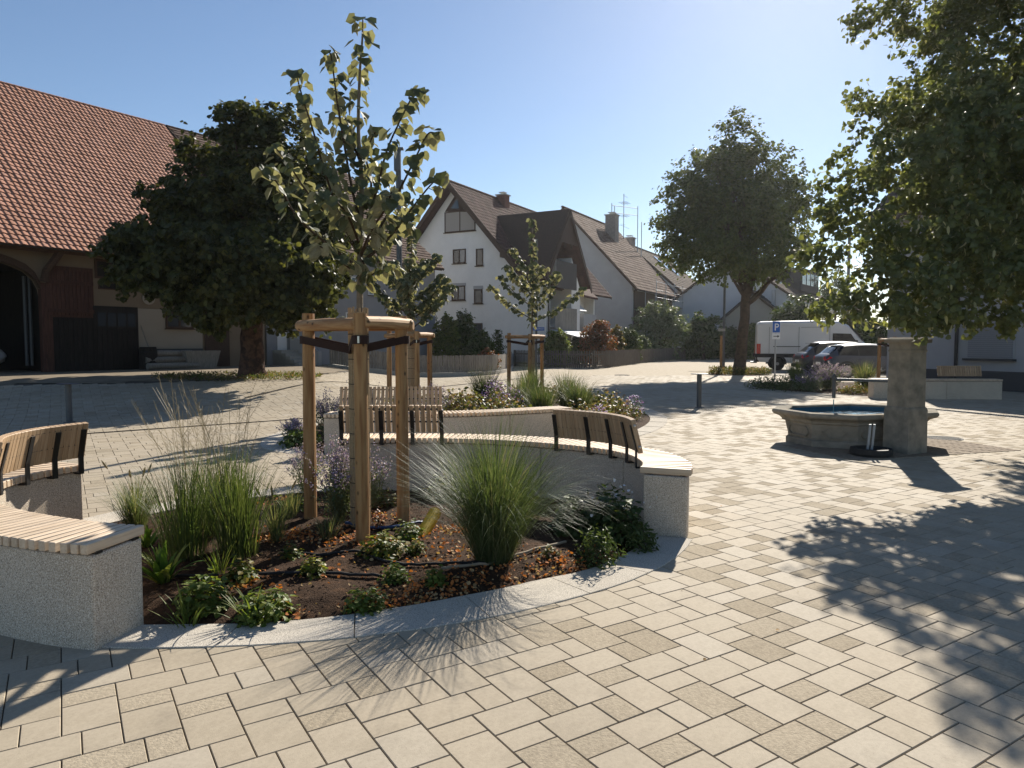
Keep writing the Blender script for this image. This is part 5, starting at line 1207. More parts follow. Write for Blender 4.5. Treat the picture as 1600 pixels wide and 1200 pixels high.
# ================================================================== TREES
def limb(a, b, r0, r1, seed=0, n=6, wob=.08, sag=0):
    a, b = Vector(a), Vector(b); L = (b - a).length; pts = []
    for i in range(n + 1):
        t = i / n; p = a.lerp(b, t) + Vector((mnoise.noise(Vector((t * 3, seed, 0))), mnoise.noise(Vector((t * 3, seed, 5))), mnoise.noise(Vector((t * 3, seed, 9))) * .5)) * L * wob * (1 if 0 < i < n else 0)
        p.z += sag * sin(pi * t); pts.append(p)
    return pts, [r0 + (r1 - r0) * i / n for i in range(n + 1)]
def clusters(lobes, dens, seed):
    """lobes: (centre, (rx,ry,rz)); clump centres spread through each lobe, thicker towards its skin"""
    rg = np.random.default_rng(seed); out = []
    for c, r in lobes:
        r = np.array(r); n = max(4, int(dens * r[0] * r[1] * r[2] ** .5 * 4))
        d = rg.normal(size=(n, 3)); d /= np.linalg.norm(d, axis=1)[:, None]
        rad = .35 + .65 * rg.random(n) ** .45
        lump = np.array([1 + .28 * mnoise.noise(Vector(tuple(x * 1.9 + seed))) for x in d])
        out.append(np.array(c) + d * r * (rad * lump)[:, None])
    return np.concatenate(out)
def crown_leaves(cl, per, cr, flat, seed):
    """leaves in drooping sprays: each clump is drawn out along its own outward twig"""
    rg = np.random.default_rng(seed); n = len(cl); ctr = cl.mean(0)
    k = np.maximum(3, rg.poisson(per * rg.uniform(.45, 1.6, n)))
    ax = unit(unit(cl - ctr) * np.array([1, 1, .6]) + rg.normal(size=(n, 3)) * .55 + np.array([0, 0, -.12])); L = cr * rg.uniform(1.0, 2.1, n)
    base, A, LL = np.repeat(cl, k, 0), np.repeat(ax, k, 0), np.repeat(L, k)
    u = rg.uniform(-1, 1, len(base)); w = (1 - .55 * (u + 1) / 2) * cr * .5
    off = A * (u * LL)[:, None] + rg.normal(size=(len(base), 3)) * w[:, None] * np.array([1, 1, flat])
    off[:, 2] -= .16 * np.maximum(0, u) ** 2 * LL
    return base + off
def big_tree(name, label, base, trunk_h, r0, lobes, dens, per, cr, leaf, mats, bark, T=T_LEAF, limbs=12, seed=1, up=.5, droop=.4, lean=(0, 0), fork=None, flare=1.5, group=None, skip_limb=None, wts=None):
    t = thing(name, label, 'tree', base, group=group); b = Vector(base)
    m = MB(); top = b + Vector((lean[0], lean[1], trunk_h))
    cz = max(c[2] + r[2] for c, r in lobes)
    pts = []; rs = []
    for i in range(9):
        k = i / 8; z = -.1 + (trunk_h + .1) * k
        pts.append(b + Vector((lean[0] * k + .06 * r0 * 10 * mnoise.noise(Vector((k * 3, seed, 0))) * k, lean[1] * k, z))); rs.append(r0 * (1 - .28 * k) * (1 + (flare - 1) * max(0, 1 - k * 5) ** 2))
    m.tube(pts, rs, 14, wob=.16)
    m.build('trunk', bark, t, smooth=True)
    cl = clusters(lobes, dens, seed)
    ctr = np.mean(cl, 0); rg = np.random.default_rng(seed + 5)
    sel = cl[rg.choice(len(cl), limbs, replace=False)]
    for i, q in enumerate(sel):
        lp, lr = limb(top - Vector((0, 0, rg.uniform(0, .25) * trunk_h)), q, r0 * .38, r0 * .06, seed + i, 7, .09, .03)
        mm_ = MB().tube(lp, lr, 7, wob=.1)
        for j in range(4):
            a = lp[3 + j % 4]; near = cl[np.argsort(np.linalg.norm(cl - np.array(a), axis=1))[rg.integers(2, 14)]]
            p2, r2 = limb(a, near, r0 * .12, r0 * .03, seed + i * 7 + j, 4, .1); mm_.tube(p2, r2, 5)
        mm_.build('limb', bark, t, smooth=True)
    pos = crown_leaves(cl, per, cr, .75, seed + 2)
    foliage('crown', t, mats, pos, leaf, T, up, droop, unit(pos - ctr), wts=wts)
    return t, pos

# chestnut in front of the barn
cb = G(395, 589); D0 = cb.y
lob = [(P(x, y, D0 + dy), (r * D0 / F, r * D0 / F, r2 * D0 / F)) for x, y, r, r2, dy in ((372, 172, 16, 14, 0), (342, 200, 18, 18, 0), (212, 365, 22, 14, -1), (182, 383, 18, 10, -1.2), (245, 318, 22, 16, -.6), (292, 280, 22, 18, -.2), (518, 350, 20, 24, .2), (470, 240, 20, 22, .2), (432, 185, 18, 18, .2), (530, 410, 16, 22, .2), (262, 440, 26, 14, -1.2), (395, 250, 52, 64, 0), (350, 330, 72, 60, -.6), (460, 320, 70, 85, .3), (285, 340, 55, 55, -1.0), (245, 395, 62, 42, -1.6), (320, 420, 90, 60, -1.8), (420, 430, 95, 65, -1.0), (490, 400, 55, 70, 0), (385, 190, 38, 34, 0), (350, 470, 70, 32, -1.5), (455, 470, 65, 36, -1), (215, 435, 30, 22, -2), (320, 250, 34, 40, 0), (440, 210, 40, 36, .4), (400, 330, 90, 110, 2.4), (195, 375, 26, 20, -1.5), (480, 395, 75, 60, 4.5), (450, 330, 80, 70, 5), (400, 290, 70, 70, 5), (505, 420, 50, 40, 3.5), (430, 420, 90, 60, 4.5), (350, 380, 90, 80, 4))]
big_tree('chestnut_tree', 'large dark chestnut tree in front of the barn', cb, 2.3, .34, lob, 14.0, 54, .25, .14, LF['chestnut'], M['bark_red'], T_LEAF, 14, 11, .4, .6, flare=1.35, wts=[.4, .36, .24])
# street tree in the middle distance
D1 = T4.y
lob = [(P(x, y, D1 + dy), (r * D1 / F, r * D1 / F, r2 * D1 / F)) for x, y, r, r2, dy in ((1150, 225, 38, 36, 0), (1115, 275, 55, 45, -.4), (1190, 270, 50, 50, .3), (1085, 315, 48, 42, -.5), (1150, 340, 85, 65, 0), (1215, 325, 45, 45, .3), (1075, 370, 45, 38, -.6), (1235, 380, 36, 34, .4), (1110, 400, 55, 34, -.8), (1190, 400, 62, 36, -.5), (1047, 345, 26, 16, -.3), (1055, 395, 24, 22, -.3), (1255, 300, 22, 34, 0), (1060, 290, 24, 22, 0), (1150, 195, 18, 18, 0), (1140, 300, 70, 80, 1.6))]
big_tree('street_tree', 'single round crowned street tree beside a street lamp', T4, 4.3, .27, lob, 7.5, 44, .34, .135, LF['maple'], M['bark'], T_LEAF, 16, 23, .45, .3, lean=(.32, 0), flare=1.6)
# the big lime on the right: trunk outside the frame
lb = Vector((9.5, 11.6, 0))
spec = ((1372, 20, 36, 30, 11.2), (1465, 25, 72, 62, 11.5), (1560, 60, 100, 100, 11.8), (1400, 172, 42, 38, 10.6), (1470, 150, 75, 70, 10.8), (1352, 190, 20, 24, 10.4), (1368, 250, 46, 38, 10.0), (1318, 300, 34, 26, 9.7), (1268, 322, 26, 20, 9.5), (1300, 345, 30, 26, 9.6), (1320, 255, 24, 26, 9.9), (1338, 150, 16, 14, 10.5), (1300, 395, 30, 20, 9.2), (1335, 40, 14, 14, 11.2), (1450, 270, 80, 66, 10.0), (1550, 240, 105, 95, 10.6), (1348, 350, 54, 42, 9.6), (1430, 390, 74, 50, 9.4), (1530, 380, 95, 72, 9.6), (1352, 425, 38, 24, 9.0), (1420, 452, 58, 26, 8.7), (1500, 455, 66, 32, 9.0), (1590, 440, 60, 46, 9.2), (1292, 488, 18, 6, 8.5), (1345, 482, 26, 12, 8.5), (1398, 490, 22, 10, 8.6), (1590, 495, 34, 18, 8.8), (1700, 330, 150, 160, 10.5), (1760, 100, 150, 160, 11.5), (1620, -80, 150, 90, 11.8), (1430, -45, 60, 30, 11.2), (1258, 400, 10, 5, 9.1), (1285, 412, 20, 8, 9.1), (1560, 330, 110, 115, 12.5), (1490, 200, 85, 100, 13), (1505, 488, 30, 12, 8.8), (1800, 470, 120, 60, 9.5), (1680, 485, 70, 34, 9.0), (1450, 500, 20, 8, 8.7), (1420, 492, 40, 14, 8.6), (1480, 500, 40, 14, 8.8), (1330, 460, 30, 14, 8.7), (1560, 500, 40, 14, 9))
lob = [(P(x, y, D), (r * D / F, r * D / F * 1.15, r2 * D / F)) for x, y, r, r2, D in spec]
tl, pos = big_tree('lime_tree', 'big overhanging lime tree with pale hanging bracts at right', lb, 2.6, .36, lob, 40, 30, .14, .062, LF['lime'], M['bark'], T_ROUND, 16, 31, .4, .55, flare=1.4, wts=[.42, .38, .20])
sel = pos[RNG.choice(len(pos), 6500, replace=False)]
foliage('bracts', tl, LF['bract'], sel + np.array([0, 0, -.03]), .095, T_NARROW, .15, 1.6)
# trees far behind the roofs
for (x, y, D, r, h, lab) in ((1148, 440, 118, 4.0, 3.8, 'green tree top showing behind the long brown roof'), (1243, 492, 60, 1.5, 1.6, 'dark round bush tree before the clad house'), (1268, 492, 58, 1.3, 1.2, 'olive green bush tree beside the clad house'), (1306, 462, 80, 1.6, 2.6, 'thin dark tree standing against the sky behind the clad house'), (1100, 520, 62, 1.6, 1.8, 'small bushy tree over the clipped hedge')):
    c = P(x, y, D); k = r
    big_tree('garden_tree', lab, (c.x, c.y, 0), max(.6, c.z - h * .5), .12 + .03 * r, [(c, (r, r, h)), (c + Vector((r * .5, 0, -h * .3)), (r * .7, r * .7, h * .6)), (c + Vector((-r * .5, 0, -h * .2)), (r * .6, r * .6, h * .6))], 5, 40, .38, .26, LF['hedge'], M['bark'], T_DIAM, 5, int(x), .4, .3)

# ---- young silver limes on stakes
def young_tree(label, base, branches, leaf, nleaf, seed, parts=0, top_r=.012, stems=True, r0=.05):
    """branches: lists of world points; the first is the leader from the ground"""
    t = thing('young_tree', label, 'tree', base, group='young staked trees in the planted beds')
    rg = np.random.default_rng(seed); nodes, dirs = [], []
    for bi, br in enumerate(branches):
        pts = catmull(br, 6); n = len(pts)
        ra, rb = (r0, .005) if bi == 0 else (.017 * r0 / .05, .005)
        MB().tube(pts, [ra + (rb - ra) * (i / (n - 1)) ** .6 for i in range(n)], 8 if bi == 0 else 6, wob=.08).build('trunk' if bi == 0 else 'branch', M['bark_young'] if bi == 0 else M['twig'], t, smooth=True)
        L = [0]
        for a, b in zip(pts, pts[1:]): L.append(L[-1] + (b - a).length)
        st = 1.95 if bi == 0 else L[-1] * .22
        d = st
        while d < L[-1]:
            i = min(n - 2, int(np.searchsorted(L, d)) - 1); i = max(0, i); f = (d - L[i]) / max(1e-6, L[i + 1] - L[i])
            nodes.append(pts[i].lerp(pts[i + 1], f)); dirs.append((pts[i + 1] - pts[i]).normalized()); d += leaf * .42
        nodes += [pts[-1]] * 3; dirs += [(pts[-1] - pts[-2]).normalized()] * 3
    N = len(nodes); per = max(1, round(nleaf / N)); pos, nrm, tip = [], [], []
    for p, d in zip(nodes, dirs):
        for k in range(per + (1 if rg.random() < (nleaf / N - per) else 0)):
            a = rg.uniform(0, 2 * pi); side = Vector((cos(a), sin(a), rg.uniform(-.2, .5))); side = (side - d * side.dot(d) * .7).normalized()
            pet = rg.uniform(.2, .8) * leaf; q = p + side * pet + Vector((0, 0, -.15 * pet))
            pos.append(q); tip.append(side * .8 + Vector((0, 0, -rg.uniform(.2, 1.0)))); nrm.append(Vector((side.x * .9, side.y * .9, .8)) + Vector(rg.normal(size=3)) * .35)
    pos, nrm, tip = np.array(pos), np.array(nrm), np.array(tip); sz = leaf * rg.uniform(.65, 1.25, len(pos)); tone = rg.integers(0, 3, len(pos))
    if parts:
        T = T_BIG; mes = []
        for m_ in LF['silver']:
            for k in range(3):
                v = T[0].copy(); v[:, 2] += (k - 1) * .10 * np.abs(v[:, 0]) + .06 * np.sin(v[:, 1] * 5 + k) * (v[:, 0] != 0)
                me = bpy.data.meshes.new('leaf'); me.from_pydata([tuple(a) for a in v], [], [tuple(int(i) for i in f if i >= 0) for f in T[1]]); me.materials.append(m_); mes.append(me)
        idx = np.argsort(np.linalg.norm(pos - np.array([0, 0, 1.5]), axis=1)); big, rest = idx[:parts], idx[parts:]
        for i in big:
            n = Vector(nrm[i]).normalized(); y = Vector(tip[i]); y = (y - n * y.dot(n)).normalized(); x = y.cross(n); s = sz[i]
            place('leaf', mes[tone[i] * 3 + int(rg.integers(0, 3))], t, Matrix(((x.x * s, y.x * s, n.x * s, pos[i][0]), (x.y * s, y.y * s, n.y * s, pos[i][1]), (x.z * s, y.z * s, n.z * s, pos[i][2]), (0, 0, 0, 1))))
    else: rest = np.arange(len(pos))
    if len(rest):
        V, Fc, li = scatter(T_ROUND, pos[rest], nrm[rest], tip[rest], sz[rest])
        place('crown', np_mesh('crown', V, Fc, LF['silver'], tone[rest][li]), t, kind='stuff' if parts else None)
    return t
# heart shaped leaf with eight side points
_s = [(0, .06, 0), (.22, -.04, .03), (.46, .08, .06), (.56, .36, .07), (.44, .68, .05), (.2, .90, .01), (0, 1.05, -.06), (-.2, .90, .01), (-.44, .68, .05), (-.56, .36, .07), (-.46, .08, .06), (-.22, -.04, .03), (0, .5, -.015)]
T_BIG = (np.array(_s, float), [(0, 1, 2, 12), (12, 2, 3, 4), (12, 4, 5, 6), (12, 6, 7, 8), (12, 8, 9, 10), (12, 10, 11, 0)])
def px_path(pts, D): return [P(x, y, D + d) for x, y, d in pts]
D2 = 5.62
b1 = Vector((P(561, 600, D2).x, D2, 0))
lead = [b1, b1 + Vector((.005, 0, 1.0))] + px_path([(562, 470, 0), (563, 380, .0), (565, 290, 0), (560, 200, .02), (562, 120, .0), (566, 62, .0), (567, 30, 0)], D2)
br1 = [lead,
 px_path([(563, 350, 0), (548, 285, -.05), (537, 220, -.1), (527, 160, -.12), (518, 92, -.15), (513, 80, -.15)], D2),
 px_path([(562, 400, 0), (530, 335, -.15), (508, 270, -.25), (488, 200, -.3), (472, 150, -.3), (462, 112, -.3)], D2),
 px_path([(561, 418, 0), (510, 380, -.1), (465, 340, -.2), (436, 290, -.25), (412, 262, -.3)], D2),
 px_path([(562, 395, 0), (520, 345, .15), (480, 300, .25), (450, 255, .3), (428, 228, .3)], D2),
 px_path([(564, 370, 0), (588, 300, .1), (603, 240, .1), (622, 195, .15), (645, 150, .15), (658, 140, .15)], D2),
 px_path([(564, 395, 0), (600, 345, -.1), (628, 290, -.15), (650, 245, -.2), (668, 210, -.2), (680, 208, -.2)], D2),
 px_path([(565, 410, 0), (605, 375, .1), (640, 330, .15), (672, 290, .15), (692, 272, .15)], D2),
 px_path([(563, 385, 0), (545, 340, -.3), (525, 315, -.5), (500, 300, -.6)], D2),
 px_path([(564, 400, 0), (580, 360, -.3), (600, 330, -.5), (612, 300, -.55)], D2),
 px_path([(562, 330, 0), (580, 290, .25), (572, 240, .4), (590, 200, .4)], D2),
 px_path([(562, 430, 0), (535, 410, -.25), (512, 392, -.4), (500, 385, -.5)], D2),
 px_path([(564, 436, 0), (590, 425, -.2), (612, 418, -.3)], D2),
 px_path([(563, 250, 0), (545, 215, .1), (530, 185, .2)], D2),
 px_path([(564, 415, 0), (585, 395, .3), (610, 370, .45), (640, 350, .5)], D2)]
young_tree('nearest young lime tree with large silvery leaves in the front bed', b1, br1, .084, 700, 5, 300, r0=.042)
def gen_branches(base, top_z, spread, z0, n, seed, D):
    rg = np.random.default_rng(seed); b = Vector(base); out = [[b, b + Vector((0, 0, top_z * .4)), b + Vector((.03, 0, top_z * .75)), b + Vector((0, 0, top_z))]]
    for i in range(n):
        z = z0 + (top_z * .72 - z0) * (i / n); a = i * 2.4 + rg.uniform(-.4, .4); L = spread * (1 - .55 * i / n) * rg.uniform(.75, 1.1)
        d = Vector((cos(a), sin(a), 0)); rise = L * rg.uniform(.45, 1.0)
        out.append([b + Vector((0, 0, z)), b + d * L * .4 + Vector((0, 0, z + rise * .35)), b + d * L * .8 + Vector((0, 0, z + rise * .8)), b + d * L + Vector((0, 0, z + rise * 1.1))])
    return out
b2 = Vector((P(643, 600, 14).x, 14, 0)); young_tree('bushier young lime tree standing in the second bed behind the bench', b2, gen_branches(b2, 4.0, 1.05, 1.75, 17, 3, 14), .092, 1500, 15, r0=.05)
b3 = Vector((P(831, 600, 19).x, 19, 0)); young_tree('slender young lime tree at the far end of the second bed before the white house', b3, gen_branches(b3, 4.75, 1.25, 2.0, 13, 8, 19), .115, 760, 25, r0=.05)

# ---- stake frames
def stake_frame(label, pts, rz_top, group, reed_at=None, rad=.052, rails=((0, 1), (1, 2), (2, 0)), belt=True):
    c = sum(pts, Vector()) / len(pts); t = thing('tree_stake_frame', label, 'tree support', c, group=group)
    for i, p in enumerate(pts):
        lean = (c - p) * .02
        MB().tube([p + Vector((0, 0, -.05)), p + lean * .5 + Vector((0, 0, rz_top * .5)), p + lean + Vector((0, 0, rz_top + (.045 if i == 0 else .02)))], [rad, rad * .97, rad * .94], 14, wob=.07).build('stake', M['stake'], t, smooth=False)
    for (a, b) in rails:
        A, B = pts[a], pts[b]; d = (B - A).normalized(); z = rz_top - .055 + (.012 if (a, b) == (1, 2) else 0)
        A2, B2 = A - d * (.09 if a != 1 else .0), B + d * (.09 if b != 1 else .0)
        L = (B2 - A2).length; off = Vector((d.y, -d.x, 0)) * (.045 if Vector((d.y, -d.x, 0)).dot(A - c) > 0 else -.045)
        mw = frame((A2 + B2) / 2 + off * .6 + Vector((0, 0, z)), d)
        MB().tube([(-L / 2, 0, 0), (-L / 2 + .012, 0, 0), (0, 0, .004), (L / 2 - .012, 0, 0), (L / 2, 0, 0)], [.034, .045, .047, .045, .034], 14, wob=.04).build('rail', M['rail'], t, mw=mw)
    if belt:
        for i, p in enumerate(pts):
            q = c; d = (q - p).normalized(); s = Vector((-d.y, d.x, 0)); z0, z1 = rz_top - .17, rz_top - .25
            m = MB()
            for sg in (-1, 1):
                A = p + s * sg * (rad + .004); B = q + s * sg * .055
                m.rings([[A + Vector((0, 0, z0 - .03)), A + Vector((0, 0, z0 + .03)), A + s * sg * .006 + Vector((0, 0, z0 + .03)), A + s * sg * .006 + Vector((0, 0, z0 - .03))],
                         [B + Vector((0, 0, z1 - .03)), B + Vector((0, 0, z1 + .03)), B + s * sg * .006 + Vector((0, 0, z1 + .03)), B + s * sg * .006 + Vector((0, 0, z1 - .03))]])
            rr = [[p - d * (r * cos(w)) + s * (r * sin(w)) + Vector((0, 0, z0 + dz)) for r, dz in ((rad + .003, -.032), (rad + .003, .032), (rad + .011, .032), (rad + .011, -.032))] for w in [-pi / 2 + pi * j / 8 for j in range(9)]]
            m.rings(rr); m.build('tie_belt', M['strap'], t)
            if i == 1: MB().box((p.x, p.y - rad - .014, z0), (.014, .005, .05)).build('belt_buckle', M['bolt'], t)
    return t
GRP = 'wooden stake frames round the young trees'
s1 = [G(485.5, 818), G(567, 853), G(630.5, 822)]
for p in s1: p.z = 0
stake_frame('largest wooden stake frame round the nearest young tree', s1, 1.69, GRP)
def tri(c, px0, px1, px2, D, dd): return [Vector((P(px0, 600, D + dd[0]).x, D + dd[0], 0)), Vector((P(px1, 600, D + dd[1]).x, D + dd[1], 0)), Vector((P(px2, 600, D + dd[2]).x, D + dd[2], 0))]
stake_frame('wooden stake frame behind the backrest of the second bench', tri(b2, 608, 652, 672, 14, (.5, -.5, .3)), 1.69, GRP)
stake_frame('wooden stake frame at the far end of the second bed', tri(b3, 795, 828, 847, 19, (-.4, -.5, .4)), 1.70, GRP)
p4 = [Vector((P(1396, 600, 20.5).x, 20.5, 0)), Vector((P(1372, 600, 21.2).x, 21.2, 0)), Vector((P(1420, 600, 21.3).x, 21.3, 0))]
stake_frame('wooden stake frame half hidden behind the fountain pillar', p4, 1.62, GRP)
def reed(label, base, h, r, tree_grp=None):
    t = thing('reed_wrap', label, 'trunk wrap', base, group='reed mats wrapped round the young trunks'); n = 26
    for i in range(n):
        a = 2 * pi * i / n; rr = r + random.uniform(-.002, .003)
        MB().tube([(base.x + rr * cos(a), base.y + rr * sin(a), .0), (base.x + rr * .97 * cos(a + .03), base.y + rr * .97 * sin(a + .03), h + random.uniform(-.03, .02))], r * .125, 5).build('reed', M['reed'], t)
    for z in [h * k / 9 for k in range(1, 9)]: MB().lathe([(r * 1.14, z - .003), (r * 1.14, z + .003)], base, 20, cap=False).build('wire', M['iron'], t)
reed('reed mat wrapped round the nearest young trunk', b1, 1.76, .072)
reed('reed mat round the trunk in the second bed behind the bench', b2, 1.78, .07)
reed('reed mat round the slender trunk at the far end of the second bed', b3, 1.7, .07)

# ================================================================== PLANTS
def ribbons(base, d, L, arch, w, seg, seed, r0=.03, lean0=.25):
    """curved tapering blades -> V, F (quads). base (n,3), d (n,2) outward direction, L length, arch droop"""
    n = len(base); t = np.linspace(0, 1, seg + 1)
    th0 = lean0; th = th0[:, None] + arch[:, None] * t[None] ** 1.7            # angle from vertical along the blade
    ds = L[:, None] / seg; dx = np.sin(th[:, :-1]) * ds; dz = np.cos(th[:, :-1]) * ds
    X = np.concatenate([np.zeros((n, 1)), np.cumsum(dx, 1)], 1); Z = np.concatenate([np.zeros((n, 1)), np.cumsum(dz, 1)], 1)
    C = base[:, None, :] + np.stack([X * d[:, None, 0], X * d[:, None, 1], Z], -1)
    ww = w[:, None] * np.minimum(1, (1 - t[None]) * 2.2 + .12) * (.55 + .45 * np.minimum(1, t[None] * 6))
    sd = np.stack([-d[:, 1], d[:, 0], np.zeros(n)], -1)[:, None, :]
    Lf, Rt = C - sd * ww[..., None] / 2, C + sd * ww[..., None] / 2
    V = np.stack([Lf, Rt], 2).reshape(n, -1, 3); k = (seg + 1) * 2
    f = np.array([(2 * i, 2 * i + 1, 2 * i + 3, 2 * i + 2) for i in range(seg)])
    return V.reshape(-1, 3), (f[None] + (np.arange(n) * k)[:, None, None]).reshape(-1, 4), C
def blades(name, parent, c, n, r0, L, spread, arch, w, mats, seed, seg=6, var=.35, wts=None, lo=0.0):
    rg = np.random.default_rng(seed); a = rg.uniform(0, 2 * pi, n); q = rg.random(n) ** .6
    d = np.stack([np.cos(a), np.sin(a)], 1); base = np.column_stack([c[0] + d[:, 0] * r0 * q, c[1] + d[:, 1] * r0 * q, np.full(n, c[2])])
    a2 = a + rg.normal(size=n) * .7; d2 = np.stack([np.cos(a2), np.sin(a2)], 1)
    V, Fc, C = ribbons(base, d2, L * rg.uniform(1 - var, 1 + var * .6, n), arch * rg.uniform(.3, 1.3, n) * (.35 + .65 * q), w * rg.uniform(.7, 1.2, n), seg, seed, lean0=lo + spread * q * rg.uniform(.5, 1.2, n))
    mi = np.repeat(rg.choice(len(mats), n, p=wts), seg)
    return place(name, np_mesh(name, V, Fc, mats, mi), parent), C
def grass(label, c, n, r0, L, spread, arch, w, mats, seed, group=None, wts=None, heads=0, cat='grass clump', name='grass_clump', seg=6, head_m=None):
    t = thing(name, label, cat, c, group=group)
    o, C = blades('blades', t, c, n, r0, L, spread, arch, w, mats, seed, seg, wts=wts)
    if heads:
        rg = np.random.default_rng(seed + 3)
        for i in range(heads):
            a = rg.uniform(0, 2 * pi); s = rg.uniform(.1, .45); h = L * rg.uniform(1.0, 1.25)
            p0 = Vector(c); p1 = p0 + Vector((cos(a) * s * h * .4, sin(a) * s * h * .4, h * .6)); p2 = p0 + Vector((cos(a) * s * h, sin(a) * s * h, h * .95))
            m = MB().tube(catmull([p0, p1, p2], 4), .0016, 4); d = (p2 - p1).normalized()
            m.tube([p2, p2 + d * .02, p2 + d * .06, p2 + d * .085], [.003, .008, .008, .002], 7); m.build('seed_head', head_m or LF['straw'][0], t)
    return t
def panicles(parent, c, n, H, spread, seed, r0=.08, thick=.0013):
    """tall fine flower stems with thin side branches"""
    rg = np.random.default_rng(seed); m = MB()
    for i in range(n):
        a = rg.uniform(0, 2 * pi); h = H * rg.uniform(.7, 1.05); s = spread * rg.uniform(.1, 1)
        p0 = Vector(c) + Vector((cos(a), sin(a), 0)) * r0 * rg.random(); d = Vector((cos(a), sin(a), 0))
        pts = catmull([p0, p0 + d * s * .25 + Vector((0, 0, h * .5)), p0 + d * s + Vector((0, 0, h))], 4)
        m.tube(pts, [thick * 1.3] + [thick] * (len(pts) - 2) + [thick * .6], 3, cap=False)
        top, mid = pts[-1], pts[len(pts) // 2 + 1]
        for k in range(11):
            q = mid.lerp(top, k / 11); b = rg.uniform(0, 2 * pi); L = .11 * (1.15 - k / 11) * rg.uniform(.6, 1.3)
            e = q + Vector((cos(b) * L * .75, sin(b) * L * .75, L * .85)); m.tube([q, q.lerp(e, .5) + Vector((0, 0, .006)), e], [thick * .6, thick * .5, thick * .3], 3, cap=False)
            if rg.random() < .5:
                b2_ = b + .8; e2 = q.lerp(e, .5) + Vector((cos(b2_), sin(b2_), 1.1)) * L * .35; m.tube([q.lerp(e, .5), e2], thick * .4, 3, cap=False)
    return m.build('flower_stems', LF['straw'], parent)
def mound(label, c, r, h, n, leaf, mats, seed, T=T_LEAF, cat='plant', name='leafy_plant', group=None, up=.6, droop=.15, wts=None, stems=6, lump=.35):
    t = thing(name, label, cat, c, group=group); rg = np.random.default_rng(seed); c = np.array(c)
    d = rg.normal(size=(n, 3)); d[:, 2] = np.abs(d[:, 2]); d = unit(d)
    lm = np.array([1 + lump * mnoise.noise(Vector((x[0] * 2.2 + seed, x[1] * 2.2, x[2] * 2.2))) for x in d])
    rad = (.35 + .65 * rg.random(n) ** .5) * lm
    pos = c + d * rad[:, None] * np.array([r, r, h]); 
    foliage('leaves', t, mats, pos, leaf, T, up, droop, d, wts=wts)
    m = MB()
    for i in range(stems):
        q = pos[rg.integers(0, n)]; m.tube([Vector(c), Vector(c) * .5 + Vector(q) * .5 + Vector((0, 0, .04 * h)), Vector(q)], [.006 * max(1, r * 2), .004 * max(1, r * 2), .002], 4)
    m.build('stems', M['twig'], t); return t
def perovskia(label, c, r, h, seed, n_sp=70, dens=1.0, group='Russian sage shrubs with violet flower spikes', leafmats=None, fl=None, lf=.03):
    """grey green shrub with thin violet flower spikes"""
    t = thing('sage_shrub', label, 'shrub', c, group=group); rg = np.random.default_rng(seed); c = np.array(c); P_, F_, m = [], [], MB()
    for i in range(n_sp):
        a = rg.uniform(0, 2 * pi); s = rg.random() ** .7; H = h * rg.uniform(.7, 1.12) * (1 - .25 * s); d = np.array([cos(a), sin(a), 0])
        p0 = c + d * r * .2 * s; p2 = c + d * r * s * 1.15 + np.array([0, 0, H]); p1 = (p0 + p2) / 2 + d * r * -.1 * s + np.array([0, 0, .08 * h])
        m.tube([Vector(p0), Vector(p1), Vector(p2)], [.0035, .0025, .0012], 3, cap=False)
        k = int(26 * dens); u = rg.uniform(.12, .72, k)[:, None]; q = np.where(u < .5, p0 + (p1 - p0) * u * 2, p1 + (p2 - p1) * (u * 2 - 1)); P_.append(q + rg.normal(size=(k, 3)) * .035 * (r / .3) ** .5)
        k = int(30 * dens); u = rg.uniform(.58, 1.0, k)[:, None]; q = p1 + (p2 - p1) * (u * 2 - 1); F_.append(q + rg.normal(size=(k, 3)) * .010)
    foliage('leaves', t, leafmats or LF['grey'], np.concatenate(P_), lf, T_NARROW, .4, -.2); foliage('flowers', t, fl or LF['violet'], np.concatenate(F_), .017 * lf / .03, T_DIAM, .3, 0)
    m.build('stems', LF['straw'][1], t); return t
def g1(px, py):
    p = G(px, py); return Vector((p.x, p.y, Z1(p.x, p.y) - .005))

# --- front bed
fgm = LF['bluegrass']
grass('biggest arching fountain grass clump in the middle of the front bed', g1(772, 886), 1900, .12, .93, .55, 1.95, .0036, fgm, 41, wts=[.42, .38, .18, .02], seg=8)
tg = grass('tall upright grass with high airy flower stems, left clump by the granite end block', g1(292, 882), 330, .13, .66, .36, .9, .005, LF['grass'], 42, wts=[.5, .35, .15]); panicles(tg, g1(300, 870), 17, 1.18, .42, 43)
tg = grass('tall upright grass with high airy flower stems, right clump of the pair', g1(372, 878), 360, .13, .66, .36, .85, .005, LF['grass'], 44, wts=[.5, .35, .15]); panicles(tg, g1(365, 862), 17, 1.15, .42, 45)
tg = grass('fine blue green grass spreading behind the tall upright pair', g1(335, 838), 460, .16, .68, .5, 1.0, .004, fgm, 46, wts=[.3, .4, .2, .1]); panicles(tg, g1(335, 838), 12, 1.2, .5, 47)
grass('low fountain grass with fluffy seed heads beside the left bench', g1(212, 832), 480, .07, .42, .5, 1.3, .0036, fgm, 48, heads=4, wts=[.3, .35, .2, .15])
grass('small yellowish grass tuft left of the stakes', g1(432, 852), 170, .04, .33, .45, .9, .004, LF['bluegrass'], 49, heads=3)
grass('smallest grass tuft at the foot of the left stake', g1(512, 852), 150, .05, .2, .55, .9, .0035, LF['bluegrass'], 50)
grass('thin dry grass tuft behind the small yellowish one', g1(455, 815), 110, .05, .26, .5, .9, .0035, LF['bluegrass'], 151)
perovskia('leafy sage shrub with violet spikes between left stake and reed mat', g1(528, 822), .27, .66, 51, 80, 1.0)
